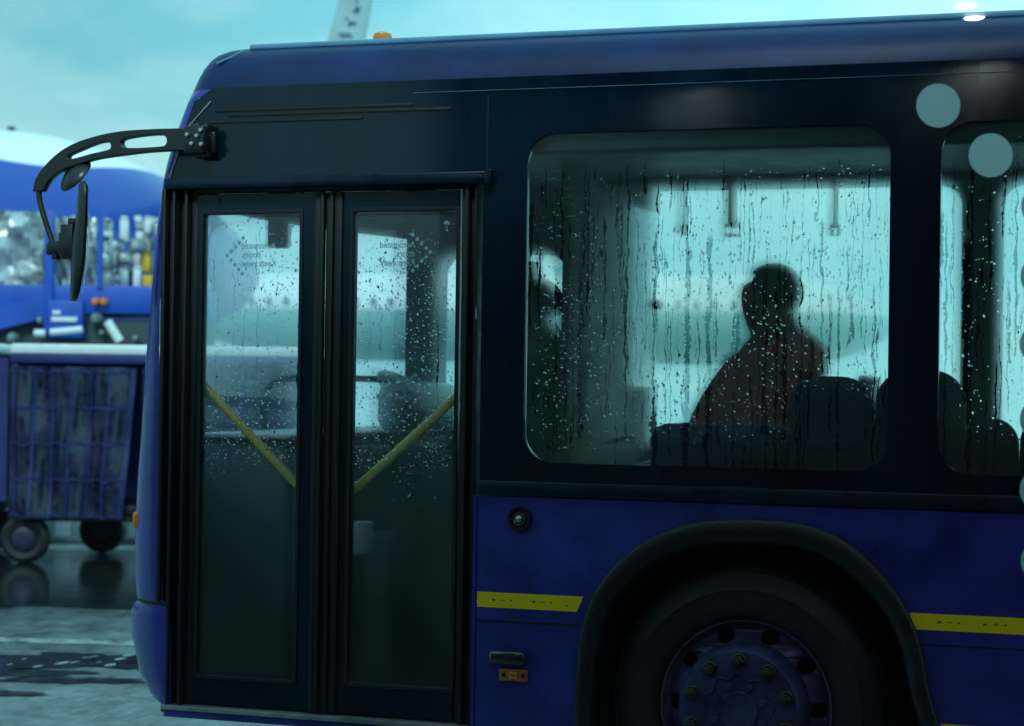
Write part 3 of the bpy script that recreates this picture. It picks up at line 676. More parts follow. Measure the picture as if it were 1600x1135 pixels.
# main mirror, seen edge on: housing with a deep back, glass facing the rear
def loft_head(parent):
    # rows along z; each: x of glass face, thickness, half width
    prof = [(286, 125, 136, .070), (292, 121.5, 137, .088), (310, 120.5, 137, .098), (345, 117.5, 136.5, .104), (375, 112.5, 135, .106), (400, 110, 134, .106), (425, 110.5, 130.5, .104), (450, 109.5, 126, .098), (463, 108.5, 124, .090), (470, 110, 121, .070)]
    mb = MB(); rows = []
    for py, xa, xb_, hw in prof:
        a, b = at(xa, py, ym), at(xb_, py, ym); z_ = (a.z + b.z) / 2; r_ = []
        cx_ = (a.x + b.x) / 2; hx = (b.x - a.x) / 2
        for k in range(20):
            an = 2 * math.pi * k / 20; ce, se = math.cos(an), math.sin(an); sg = lambda v_, p_: math.copysign(abs(v_) ** p_, v_)
            o_ = hw * sg(se, .5); r_.append((cx_ + hx * sg(ce, .6) - .53 * o_, ym + .85 * o_, z_))
        rows.append(r_)
    vs = mb.grid(rows, closed_v=True); mb.bm.faces.new(vs[0]); mb.bm.faces.new(vs[-1][::-1])
    return mb
putm(loft_head(marm).build('mirror_housing', M['plastic'], marm, smooth=50))
mb = MB(); g0 = [(136.8, 290), (138, 300), (138, 345), (136.6, 385), (134.8, 410), (131.2, 432), (127.6, 460)]
rows = []
for a, b in g0:
    q = at(a, b, ym); rows.append([(q.x + .003 + .045, ym - .072, q.z), (q.x + .006, ym, q.z), (q.x + .003 - .045, ym + .072, q.z)])
mb.grid(rows); putm(mb.build('mirror_glass', M['mirror'], marm, smooth=60))
mb = MB()   # knuckle
def mblk(pa, pb, hw, bev=.004):
    a, b = at(*pa, ym), at(*pb, ym); mb.box((min(a.x, b.x), ym - hw, min(a.z, b.z)), (max(a.x, b.x), ym + hw, max(a.z, b.z)), bev)
mblk((104, 352), (122, 406), .045); mblk((99, 364), (112, 400), .034); mblk((80, 377), (103, 396), .026); mblk((76, 381), (86, 399), .020, .006); mblk((84, 392), (92, 406), .018); mblk((112, 342), (124, 352), .03)
putm(mb.build('mirror_joint', M['plastic'], marm, smooth=40))
# small round mirror tilted below the arm
a, b = at(139, 254, ym), at(97, 296, ym); cc = (a + b) / 2; ax = (a - b).normalized(); nrm = Vector((-ax.z, 0, ax.x)); nrm = Vector((nrm.x, -.45, nrm.z)).normalized() if nrm.z > 0 else Vector((-nrm.x, -.45, -nrm.z)).normalized()
vw = (cc - CAM).normalized(); nrm = vw.cross(ax).normalized(); nrm = nrm if nrm.x > 0 else -nrm; nrm = (nrm * .94 + vw * .30).normalized()
Q = nrm.to_track_quat('Z', 'Y').to_matrix().to_4x4(); Rm = (a - b).length / 2
for nm, prof, mt in (('wide_mirror_shell', [(.0001, -.030), (.03, -.028), (.055, -.018), (Rm * .97, -.003), (Rm, .004), (Rm * .94, .006)], 'plastic'), ('wide_mirror_glass', [(.0001, .014), (.03, .011), (.05, .0075), (Rm * .93, .0045)], 'mirror')):
    mb = MB(); mb.lathe(prof, (0, 0, 0), axis='z', seg=28); mb.bm.transform(Matrix.Translation(cc) @ Q); putm(mb.build(nm, M[mt], marm, smooth=60))
mb = MB(); mb.tube([at(103, 257, ym), at(104, 272, ym), cc - nrm * .012], .008, 8); mb.tube([at(97, 262, ym), at(112, 260, ym)], .012, 8); putm(mb.build('mirror_clamp', M['plastic'], marm, smooth=60))

# ---- inside
mb = MB(); mb.box((.10, .06, .33), (BL - .1, BW - .03, .37)); mb.build('floor', M['floor'], bus)
mb = MB(); mb.box((.30, .10, 2.50), (BL - .1, BW - .10, 2.53)); mb.box((.45, .032, 2.36), (BL - .1, .20, 2.52), .03); mb.box((.9, BW - .24, 2.46), (BL - .1, BW - .032, 2.53), .02); mb.build('ceiling', M['interior_mid'], bus)
YF = BW - .03
fw = [rrect(X(694, YF), X(884, YF), 1.38, 2.17, .10), rrect(X(1000, YF), X(1500, YF), 1.30, 2.46, .09), rrect(X(1565, YF), X(1565, YF) + 1.3, 1.30, 2.46, .09)]
xx = X(1565, YF) + 1.5
while xx + 1.3 < BL - .3: fw.append(rrect(xx, xx + 1.3, 1.30, 2.46, .09)); xx += 1.5
plate('far_side_panel', [(.075, .34), (BL, .34), (BL, 2.63), (.075, 2.63)], fw, YF, BW, M['interior'], bus, .002)
for k, h in enumerate(fw): plate('far_window_glass', h, [], BW - .016, BW - .011, M['fog_far'], bus)
# dashboard, cab door, wheel, driver seat, partition
mb = MB(); mb.box((.02, .45, .37), (.42, 2.40, 1.335), .03); mb.box((.40, 1.35, .6), (.62, 2.25, 1.30), .04); mb.build('dashboard', M['interior_mid'], bus, smooth=50)
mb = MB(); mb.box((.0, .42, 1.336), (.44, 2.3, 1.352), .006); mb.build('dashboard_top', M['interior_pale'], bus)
mb = MB(); mb.box((.62, 1.28, .37), (1.30, 1.32, 1.28), .01); mb.build('cab_door', M['interior'], bus)
sc_ = Vector((.40, 1.90, 1.47)); ax_ = Vector((.55, 0, .83)).normalized(); u_ = Vector((0, 1, 0)); v_ = ax_.cross(u_)
mb = MB(); mb.tube([sc_ + (u_ * math.cos(a) + v_ * math.sin(a)) * .23 for a in [2 * math.pi * k / 40 for k in range(40)]], .017, 10, closed=True)
for a in (0, 120, 240): mb.tube([sc_ - ax_ * .03, sc_ + (u_ * math.cos(R(a + 30)) + v_ * math.sin(R(a + 30))) * .22], .014, 8)
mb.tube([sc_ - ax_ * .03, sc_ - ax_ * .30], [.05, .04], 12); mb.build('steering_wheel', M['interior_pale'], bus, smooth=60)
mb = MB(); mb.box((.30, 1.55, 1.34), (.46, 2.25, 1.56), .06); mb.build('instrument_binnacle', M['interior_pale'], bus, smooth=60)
yh = 1.05; hoop = [Vector((a, yh, b)) for a, b in xz(smoothline([(413, 672), (411, 640), (416, 612), (432, 597), (460, 591), (500, 591), (560, 592), (618, 594)], 5), yh)]
mb = MB(); mb.tube(hoop, .013, 10); mb.build('cab_hoop', M['interior'], bus, smooth=60)
mb = MB(); q = at(437, 340, .45); mb.box((q.x - .02, .38, q.z - .12), (q.x + .05, .46, q.z + .05), .012); mb.build('interior_mirror', M['interior_mid'], bus)
mb = MB(); mb.box((1.30, 1.10, .37), (1.335, 2.04, 2.46), .006); mb.box((1.30, 2.04, .37), (1.335, YF, 1.555), .004); mb.box((1.30, 2.04, 2.36), (1.335, YF, 2.46), .004); mb.build('cab_partition', M['cab_dark'], bus)
M['part'] = clearglass('partition_pane', (.22, .30, .32)); mb = MB(); mb.box((1.312, 2.041, 1.575), (1.318, YF - .001, 2.359)); mb.build('partition_glass', M['part'], bus)
mb = MB(); mb.box((1.290, 2.02, 1.553), (1.345, YF - .002, 1.574), .005); mb.build('partition_rail', M['steel'], bus)
hz = at(1198, 458, 1.5)
def seat(name, loc, back=.72, w=.44, wid=1, lab=None, parent=bus, mt='moquette', tilt=8, handle=True):
    e = empty(name, loc); e.parent = parent
    mb = MB(); mb.box((-.23, -w / 2, .36), (.24, w / 2, .47), .035); mb.build('seat_cushion', M[mt], e, smooth=50)
    T = Matrix.Translation((.24, 0, .45)) @ Matrix.Rotation(R(tilt), 4, 'Y')
    mb = MB(); rows = []
    for k in range(13):
        t_ = k / 12; hw = w / 2 * (1 - .35 * max(0, (t_ - .72) / .28) ** 2.5); th_ = .05 - .025 * t_
        rows.append([T @ Vector((th_ * math.copysign(abs(math.cos(a)) ** .6, math.cos(a)), hw * math.copysign(abs(math.sin(a)) ** .35, math.sin(a)), back * t_)) for a in [2 * math.pi * j / 20 for j in range(20)]])
    vs = mb.grid(rows, closed_v=True); mb.bm.faces.new(vs[-1]); mb.bm.faces.new(vs[0][::-1]); mb.build('seat_back', M[mt], e, smooth=50)
    if handle: mb = MB(); mb.tube([T @ Vector((.0, -w * .30, back * .97)), T @ Vector((.02, -w * .24, back + .045)), T @ Vector((.02, w * .24, back + .045)), T @ Vector((.0, w * .30, back * .97))], .013, 8); mb.build('seat_handle', M['steel'], e, smooth=60)
    mb = MB(); mb.tube([(0, 0, .02), (0, 0, .37)], .035, 10); mb.box((-.2, -.15, 0), (.2, .15, .02), .004); mb.build('seat_pedestal', M['interior'], e, smooth=50)
    return e
ds = seat('driver_seat', (.64, 1.92, .72), back=.93, w=.34, mt='cab_dark', tilt=1)
# raised wheel box with seats on it
mb = MB(); mb.box((1.60, .05, .37), (1.62, .62, 1.22)); mb.box((1.62, .05, 1.20), (3.02, .64, 1.23), .01); mb.box((1.62, .64, .37), (3.02, .66, 1.22)); mb.build('wheel_box', M['interior_mid'], bus)
seat('passenger_seat', (hz.x + .12, 1.5, hz.z - .84 - .40), .46, .46, handle=False)
mb = MB(); mb.box((1.86, 1.2, .37), (2.9, 2.45, hz.z - .84 - .402), .02); mb.build('seat_podium', M['interior'], bus)
def bench(name, x0, x1, y0, y1, z0, zc, backs):
    e = empty(name, ((x0 + x1) / 2, y1, z0)); e.parent = bus; o_ = e.location.copy()
    mb = MB(); mb.box((x0 - o_.x, y0 - o_.y, 0), (x1 - o_.x, y1 - o_.y, zc - z0), .05); mb.build('seat_cushion', M['moquette'], e, smooth=50)
    for bx0, bx1, zt_ in backs:
        pl_ = [(a - o_.x, b - o_.z) for a, b in rrect(bx0, bx1, zc - .1, zt_, .11)]; me_ = poly_mesh(pl_, [], y0 - o_.y - .005, y0 - o_.y + .075, .02); me_.name = 'seat_back'; q_ = link('seat_back', me_, M['moquette'], e); smooth_by(me_, 60)
bench('window_bench', 1.93, 2.40, .12, .52, 1.235, 1.43, [])
bench('window_bench', 2.41, 3.02, .12, .52, 1.235, 1.44, [(2.42, 2.70, 1.60), (2.71, 3.00, 1.625)])
bench('window_bench', 3.03, 3.60, .15, .52, .80, 1.20, [(2.995, 3.17, 1.47), (3.175, 3.40, 1.50), (3.41, 3.62, 1.50)])
mb = MB(); mb.box((1.40, 1.45, .37), (1.60, 2.44, 1.22), .04); mb.build('luggage_bay', M['interior_mid'], bus, smooth=50); mb = MB(); mb.box((1.42, .12, .37), (1.58, .60, 1.16), .05); mb.build('luggage_bay', M['interior_mid'], bus, smooth=50)
mb = MB(); a, b = at(995, 729, .35), at(1036, 715, .35); mb.tube([a, b], .008, 8); mb.build('rack_rail', M['steel'], bus, smooth=60); mb = MB(); a, b = at(950, 692, .5), at(988, 684, .5); mb.tube([a, b], .008, 8); mb.build('rack_rail', M['steel'], bus, smooth=60)
# ceiling pole with strap hangers
mb = MB(); zp_ = Zh(1200, 294, 1.5); mb.tube([(1.36, 1.5, zp_ + .03), (BL - .4, 1.5, zp_ + .03)], .016, 10); mb.build('ceiling_rail', M['interior_mid'], bus, smooth=60)
for px_, w_ in ((1145, .030), (1306, .014), (1070, .008)):
    c_ = at(px_, 330, 1.5); z_top = zp_ + .045; z_b = Zh(px_, 368, 1.5)
    e = empty('strap_hanger', (c_.x, 1.5, z_top)); e.parent = bus
    mb = MB(); mb.box((-w_ * .5, -.018, (z_b - z_top) + .03), (w_ * .5, .018, -.005), .003); mb.build('strap', M['moquette'], e)
    mb = MB(); mb.tube([(-w_, 0, z_b - z_top + .04), (-w_, 0, z_b - z_top), (w_, 0, z_b - z_top), (w_, 0, z_b - z_top + .04)], .008, 8, closed=True); mb.build('strap_handle', M['plastic'], e, smooth=60)
mb = MB(); a, b = at(549, 866, .35), at(574, 816, .35); mb.box((a.x, .33, a.z), (b.x, .42, b.z), .01); mb.build('card_reader', M['interior_pale'], bus)
mb = MB(); mb.box((.25, .10, .372), (1.32, .14, .392), .004); mb.build('step_edge', M['yellow_rail'], bus)
mb = MB(); mb.box((.44, .44, .36), (.50, 1.30, 1.30), .02); mb.box((.50, 1.0, .36), (.62, 1.28, .95), .03); mb.build('cab_bulkhead', M['interior_mid'], bus)
# poles
mb = MB(); xq = X(1032, 1.2); mb.tube([(1.38, 1.2, .38), (1.38, 1.2, 2.5)], .015, 10); mb.build('stanchion', M['interior_pale'], bus, smooth=60)
mb = MB(); q = at(1028, 477, 1.2); mb.lathe([(.0001, -.03), (.018, -.02), (.018, .02), (.0001, .03)], (q.x, 1.2, q.z), seg=14); mb.build('bell_push', M['plastic'], bus, smooth=50)

# ------------------------------------------------------------------ passenger (on the seat over the wheel box)
def person(name, base, chest='jacket'):
    """seated figure facing -X; base = seat point under the pelvis"""
    P = empty(name, base)
    J = {'pelvis': (0, 0, .10, .19, .17), 'waist': (-.06, 0, .25, .26, .19), 'chest': (-.07, 0, .44, .235, .17), 'upper': (-.07, 0, .55, .20, .16), 'neck0': (-.080, 0, .60, .15, .13), 'neck': (-.098, 0, .635, .095, .092),
         'jaw': (-.122, 0, .69, .112, .10), 'head': (-.122, 0, .755, .125, .112), 'crown': (-.112, 0, .815, .11, .10)}
    E = [('pelvis', 'waist'), ('waist', 'chest'), ('chest', 'upper'), ('upper', 'neck0'), ('neck0', 'neck'), ('neck', 'jaw'), ('jaw', 'head'), ('head', 'crown')]
    for s_, t_ in ((-1, 'l'), (1, 'r')):
        J['sh' + t_] = (-.06, s_ * .155, .53, .10, .10); J['el' + t_] = (-.18 - (.04 if s_ < 0 else 0), s_ * .21, .27, .085, .085); J['wr' + t_] = (-.40, s_ * .12, .15, .048, .042); J['pm' + t_] = (-.42, s_ * .10, .165, .038, .022)
        J['hip' + t_] = (-.04, s_ * .09, .09, .10, .09); J['kn' + t_] = (-.48, s_ * .12, .10, .066, .066); J['an' + t_] = (-.50, s_ * .12, -.28, .042, .042); J['to' + t_] = (-.64, s_ * .125, -.335, .042, .028)
        E += [('upper', 'sh' + t_), ('sh' + t_, 'el' + t_), ('el' + t_, 'wr' + t_), ('wr' + t_, 'pm' + t_), ('pelvis', 'hip' + t_), ('hip' + t_, 'kn' + t_), ('kn' + t_, 'an' + t_), ('an' + t_, 'to' + t_)]
        for f_ in range(5):
            oy = s_ * (-.03 + .015 * f_) if f_ < 4 else s_ * -.03; ln = (.062, .072, .068, .052, .04)[f_]
            b_ = (-.44 if f_ < 4 else -.40, s_ * .10 + oy * .9, .16 if f_ < 4 else .17)
            J['f%d%s' % (f_, t_)] = (b_[0] - ln * .5, b_[1] + oy * .1, b_[2] - .008, .009, .009); J['g%d%s' % (f_, t_)] = (b_[0] - ln, b_[1], b_[2] - .03, .0075, .0075)
            E += [('pm' + t_, 'f%d%s' % (f_, t_)), ('f%d%s' % (f_, t_), 'g%d%s' % (f_, t_))]
    keys = list(J); me = bpy.data.meshes.new('body'); me.from_pydata([J[k][:3] for k in keys], [(keys.index(a), keys.index(b)) for a, b in E], [])
    o = bpy.data.objects.new('tmp', me); COL.objects.link(o); sk = o.modifiers.new('s', 'SKIN'); sk.branch_smoothing = .6
    for i, k in enumerate(keys):
        v = me.skin_vertices[0].data[i]; v.radius = J[k][3:5]; v.use_root = (k == 'pelvis')
    o.modifiers.new('u', 'SUBSURF').levels = 2; o.modifiers['u'].render_levels = 2
    dg = bpy.context.evaluated_depsgraph_get(); dg.update(); bm_ = bpy.data.meshes.new_from_object(o.evaluated_get(dg)); bpy.data.objects.remove(o)
    bm_.materials.clear(); body = link('body', bm_, [M[chest], M['trousers'], M['skin']], P); smooth_by(bm_, 180)
    for p in bm_.polygons:
        c_ = p.center; p.material_index = 2 if (c_.z > .60 or (c_.x < -.42 and c_.z > .15)) else (1 if c_.z < .19 and not (c_.x < -.25 and c_.z > .165) else 0)
    hd_ = Vector((-.125, 0, .755))
    def blob(nm, c_, r_, mt, seg=14):
        mb = MB(); rows = [[(c_[0] + r_[0] * math.sin(ph) * math.cos(a), c_[1] + r_[1] * math.sin(ph) * math.sin(a), c_[2] + r_[2] * math.cos(ph)) for a in [2 * math.pi * j / seg for j in range(seg)]] for ph in [math.pi * i / 10 for i in range(11)]]
        mb.grid(rows, closed_v=True); return mb.build(nm, M[mt], P, smooth=80)
    blob('nose', (-.222, 0, .745), (.020, .013, .024), 'skin'); blob('mouth', (-.205, 0, .705), (.010, .024, .006), 'jacket'); blob('chin', (-.195, 0, .682), (.022, .026, .018), 'skin')
    for s_ in (-1, 1): blob('eye', (-.206, s_ * .032, .765), (.010, .012, .008), 'white'); blob('ear', (-.11, s_ * .086, .75), (.020, .010, .032), 'skin')
    mb = MB(); rows = []
    for i in range(9):
        ph = math.pi * .66 * i / 8
        rows.append([(-.105 + (.116 + .004 * math.sin(5 * a)) * math.sin(ph) ** (1 if ph < 1.57 else 1.6) * math.cos(a) + (.03 if math.cos(a) < -.2 and ph > 1.0 else 0), .106 * math.sin(ph) * math.sin(a), .765 + .112 * math.cos(ph)) for a in [2 * math.pi * j / 24 for j in range(24)]])
    mb.grid(rows, closed_v=True); mb.build('hair', M['hair'], P, smooth=80)
    return P
pax = person('person', (hz.x + .12, 1.5, hz.z - .84)); pax.scale = (1.12, 1.12, 1.1); pax.rotation_euler = (0, 0, R(-30)); tag(pax, 'person in a dark red jacket seated behind the misted bus window, facing left', 'person')

dz_ = at(836, 462, 1.9); M['drv'] = pbr('driver_jacket', (.06, .22, .05), .8, var=.3, vscale=8)
drv = person('person', (dz_.x + .12, 1.9, dz_.z - .80), 'drv'); drv.rotation_euler = (0, 0, R(6)); tag(drv, 'driver in a green vest at the steering wheel in the bus cab', 'person')

# ------------------------------------------------------------------ terminal the photograph is taken from
M['wall_in'] = pbr('lounge_wall', (.10, .11, .12), .8, var=.1); M['roof_out'] = pbr('terminal_cladding', (.06, .07, .08), .6, var=.2)
M['lamp'] = pbr('downlight_and_fill', (.9, .9, .9), .5, emit=(.86, .96, 1.0, 27))
GZ = 5.2
ter = empty('terminal_building', (CAM.x, CAM.y, 0), TH, 'terminal lounge with a full height glass wall facing the bus', 'building')
mb = MB(); mb.box((-1.95, -4, .02), (3.6, GZ + .1, .06)); mb.build('lounge_floor', M['wall_in'], ter)
mb = MB(); mb.box((-1.95, -4, 3.0), (3.6, GZ + .75, 3.35), .01); mb.build('roof', M['roof_out'], ter)  # unseen eave carried past the glass to keep sky light off the bus
mb = MB(); mb.box((-1.99, -4.2, .01), (3.64, -3.95, 3.06)); mb.box((-1.99, -4, .01), (-1.83, GZ - .05, 3.06)); mb.box((3.48, -4, .01), (3.64, GZ - .05, 3.06)); mb.build('wall', M['wall_in'], ter)
mb = MB()
for x_ in (-1.95, 3.5): mb.box((x_, GZ - .1, .03), (x_ + .1, GZ + .06, 3.03), .005)
mb.box((-1.86, GZ - .1, .03), (3.51, GZ + .055, .165), .005); mb.box((-1.86, GZ - .1, 2.855), (3.51, GZ + .055, 3.03), .005); mb.build('window_frame', M['roof_out'], ter)
mb = MB(); mb.box((-14, GZ - .35, .0), (-1.96, GZ - .05, 2.15), .01); mb.build('dark_reflection_wall', M['roof_out'], ter)  # unseen wall added to darken reflections in the lower door glass
def tl(px, py, depth):      # to the terminal's own axes
    d = fwd + rr * ((px - 800) / FPX) + uu * ((567.5 - py) / FPX); d = d * (depth / d.dot(fwd0)); return Vector((d.dot(right0), d.dot(fwd0), CAM.z + d.z))
mb = MB(); mb.box((-1.849, GZ, .161), (3.499, GZ + .012, 2.859)); pane = mb.build('window_pane', M['pane'], ter, smooth=0)
for px_, py_ in ((1468, 164), (1550, 242), (1632, 322), (1631, 432), (1630, 538), (1630, 656), (1630, 766), (1632, 878)):
    q = tl(px_, py_, GZ); mb = MB(); ring = [(q.x + .0557 * math.cos(2 * math.pi * k / 48), GZ + .014, q.z + .0557 * math.sin(2 * math.pi * k / 48)) for k in range(48)]
    mb.face(ring); mb.face([(a, b + .001, c_) for a, b, c_ in ring]); mb.build('safety_dot', M['vinyl'], pane, smooth=0)
for x_ in (-1.1, .4, 1.5, 2.6):  # unseen fill lamps, added to brighten the dots and the bus side
    mb = MB(); mb.lathe([(.0001, .0), (.11, .0), (.12, .006)], (x_, 4.35, 2.985), axis='z', seg=28); mb.build('downlight_and_fill', M['lamp'], ter)
for px_, py_ in ((1510, 9), (1523, 27)):
    qa, qb = tl(px_, py_, 5), tl(px_, py_, 10); t_ = (2.99 - qa.z) / (qb.z - qa.z); q = qa.lerp(qb, t_)
    mb = MB(); mb.lathe([(.0001, .0), (.034, .0), (.040, .004)], (q.x, 2 * GZ - q.y, 2.985), axis='z', seg=24); mb.build('downlight_and_fill', M['lamp'], ter)

# ------------------------------------------------------------------ baggage carts on the apron
M['cart_roof'] = pbr('cart_roof_white', (.75, .78, .78), .35, var=.08); M['cart_blue'] = pbr('cart_blue', (.012, .018, .13), .5, var=.3, vscale=4)
M['curtain'] = pbr('curtain_black', (.014, .016, .045), .22, var=.8, vscale=9, bump=.5, bscale=12); M['strapb'] = pbr('strap_blue', (.012, .016, .10), .5, var=.6, vscale=14)
M['cart_tyre'] = pbr('cart_tyre', (.006, .007, .010), .6, var=.3)
M['hubd'] = pbr('hub_dark', (.012, .014, .05), .5, var=.4)
def cart(px0, depth, ln, label, open_side=True):
    e = empty('baggage_cart', far(px0, depth), TH, label, 'baggage cart', 'baggage carts parked behind the bus'); s = FPX / depth
    H = 1.84; w = 1.3
    mb = MB(); mb.box((0, 0, H - .085), (ln, w, H), .02); mb.build('roof', M['cart_roof'], e)
    mb = MB(); mb.box((0, 0, .42), (ln, w, .50), .01); mb.box((.05, .02, .36), (ln - .05, .08, .42)); mb.box((-.5, w / 2 - .03, .34), (.1, w / 2 + .03, .40)); mb.build('deck', M['rubber'], e)
    for x_ in (.02, ln - .06, ln / 2):
        for y_ in (.01, w - .05): mb = MB(); mb.box((x_, y_, .50), (x_ + .04, y_ + .04, H - .085), .005); mb.build('frame_post', M['cart_blue'], e)
    mb = MB(); mb.box((.0, -.01, H - .16), (ln, .03, H - .086), .006); mb.build('curtain_rail', M['cart_blue'], e)
    rg = random.Random(3)
    def wave(x_, z_): return -.07 + .045 * math.sin(x_ * 17 + z_ * 2.2) + .014 * math.sin(x_ * 31 - z_ * 4) + .012 * math.sin(z_ * 9 + x_ * 5)
    def shear(x_, z_): return x_ - .12 * ((H - z_) / 1.35) * (x_ / 1.1) * .9
    cw = 1.06
    for off in ([0.02, 1.12] if ln > 2 else [0.02]):
        rows = [[(off + shear(cw * i / 40, z_), wave(cw * i / 40, z_), z_) for z_ in [H - .19 - 1.26 * j / 26 for j in range(27)]] for i in range(41)]
        mb = MB(); mb.grid(rows); c_ = mb.build('curtain', M['curtain'], e, smooth=80)
        mb = MB()
        for k in range(7):
            x_ = .03 + k * (cw - .08) / 6; w_ = .030 if k < 6 else .05
            mb.grid([[(off + shear(x_ + dx, z_), wave(x_ + dx, z_) - .012, z_) for z_ in [H - .20 - 1.25 * j / 30 for j in range(31)]] for dx in (0, w_)])
        for k in range(5):
            z_ = H - .22 - k * .30
            mb.grid([[(off + shear(cw * i / 40, z_ + dz), wave(cw * i / 40, z_) - .017 + .0, z_ + dz + .01 * math.sin(i * .9)) for i in range(41)] for dz in (0, -.022)])
        mb.build('strap_net', M['strapb'], c_, smooth=80)
    for x_, y_ in ((.13, .05), (ln - .35, .05), (.55, 1.2), (ln - .3, 1.2)):
        mb = MB(); mb.lathe([(.0001, -.01), (.05, -.02), (.09, -.015), (.11, .0), (.115, -.01), (.16, -.02), (.195, .0), (.205, .04), (.205, .11), (.18, .13), (.0001, .13)], (x_, y_ - .03, .206), seg=32)
        wh = mb.build('wheel', M['cart_tyre'], e, smooth=40)
        mb = MB(); mb.lathe([(.0001, -.025), (.03, -.03), (.085, -.018), (.10, -.012)], (x_, y_ - .03, .206), seg=24); mb.build('hub_cap', M['hubd'], wh, smooth=40)
    mb = MB(); mb.box((.04, w - .03, .5), (ln - .04, w - .01, H - .09)); mb.box((.0, .03, .5), (.02, w - .03, H - .09)); mb.build('back_panel', M['cart_blue'], e)
    return e
c1 = cart(16, 17.2, 2.55, 'baggage cart with white roof and black curtain under blue straps beside the bus nose')
c2 = cart(-560, 17.3, 2.95, 'blue covered baggage cart with a pale card, at the left edge behind')
mb = MB(); mb.box((2.90, -.085, 1.54), (3.0, -.080, 1.68)); mb.build('label_card', M['white'], c2)
mb = MB(); mb.box((2.3, -.079, .52), (3.1, -.068, 1.72)); mb.build('side_sheet', M['cart_blue'], c2)

# low barrier behind the carts
M['barrier'] = pbr('barrier_pale', (.45, .5, .5), .5, var=.3, vscale=3)
e = empty('barrier', far(140, 19.6), TH, 'low pale barrier on the wet apron behind the baggage cart', 'barrier')
mb = MB(); mb.box((-4, 0, .0), (14, .25, .34), .03); mb.build('base', M['barrier'], e)
mb = MB()
for k in range(24): mb.box((-3.8 + k * .7, -.01, .05), (-3.66 + k * .7, -.002, .30))
mb.build('stripe', M['cart_roof'], e)

# ------------------------------------------------------------------ cargo loader with its load
M['loader_blue'] = pbr('loader_blue', (.012, .075, .44), .45, var=.2, vscale=2); M['silver'] = pbr('wrap_silver', (.42, .47, .48), .3, metal=.5, var=.5, vscale=5, bump=1.0, bscale=9)
M['box_yellow'] = pbr('box_yellow', (.75, .42, .03), .5, var=.1); M['box_green'] = pbr('box_green', (.08, .35, .16), .5, var=.2); M['box_grey'] = pbr('box_grey', (.45, .5, .5), .5, var=.3)
M['loader_steel'] = pbr('loader_steel', (.18, .24, .27), .4, metal=.3, var=.4, vscale=8)
LD = 24.0; lsc = LD / FPX
def lx(px): return (px - 0) * lsc
def lz(py, px=120): return CAM.z + (600 - (800 - px) * .014 - py) * lsc
ld = empty('cargo_loader', far(0, LD), TH, 'bright blue cargo loader with sloping side beam beside the airliner', 'loader')
mb = MB(); mb.box((lx(-120), 0, lz(490)), (lx(300), 1.9, lz(446)), .02); mb.build('deck', M['loader_blue'], ld)
mb = MB(); pts = [(lx(-160), -.05, lz(515)), (lx(70), -.05, lz(462)), (lx(70), -.05, lz(498)), (lx(-160), -.05, lz(560))]
mb.face(pts); mb.face([(a, .05, c_) for a, b, c_ in pts]); mb.grid([pts + [pts[0]], [(a, .05, c_) for a, b, c_ in pts + [pts[0]]]]); mb.build('side_beam', M['loader_blue'], ld)
mb = MB(); mb.box((lx(68), -.06, lz(520)), (lx(82), .06, lz(330)), .01); mb.box((lx(150), -.04, lz(330)), (lx(158), .04, lz(450))); mb.build('post', M['loader_blue'], ld)
mb = MB(); mb.box((lx(75), -.08, lz(528)), (lx(130), .4, lz(470)), .02); mb.build('control_box', M['loader_blue'], ld)
mb = MB(); mb.box((lx(82), -.10, lz(503)), (lx(122), -.082, lz(496))); mb.box((lx(84), -.10, lz(492)), (lx(96), -.082, lz(486))); mb.build('control_label', M['cart_roof'], ld)
for a, b, r_ in (((168, 502), (188, 533), .055), ((80, 520), (130, 515), .05), ((55, 522), (72, 522), .045)):
    mb = MB(); mb.tube([(lx(a[0]), -.05, lz(a[1])), (lx(b[0]), -.05, lz(b[1]))], r_, 12); mb.build('hydraulic_cylinder', M['cart_roof'], ld, smooth=50)
for px_, py_, r_ in ((150, 497, .10), (160, 520, .05), (63, 502, .06), (212, 528, .06), (20, 530, .10)):
    mb = MB(); mb.lathe([(.0001, -.12), (r_ * .45, -.11), (r_ * .68, -.05), (r_ * .68, .06), (.0001, .08)], (lx(px_), 0, lz(py_)), seg=20); mb.build('roller', M['loader_steel'], ld, smooth=50)
for px_ in (150, 163):
    mb = MB(); mb.lathe([(.0001, -.09), (.04, -.08), (.045, 0), (.045, .05)], (lx(px_), -.05, lz(471)), seg=16); mb.build('marker_lamp', M['amber'], ld, smooth=50)
for px_ in (20, 200):
    mb = MB(); mb.lathe([(.0001, 0), (.2, -.02), (.42, 0), (.46, .06), (.46, .28), (.0001, .3)], (lx(px_), .1, .46), seg=28); mb.build('wheel', M['cart_tyre'], ld, smooth=50)
mb = MB(); mb.box((lx(-120), .1, .5), (lx(300), 1.8, lz(500)), .02); mb.build('chassis', M['interior'], ld)
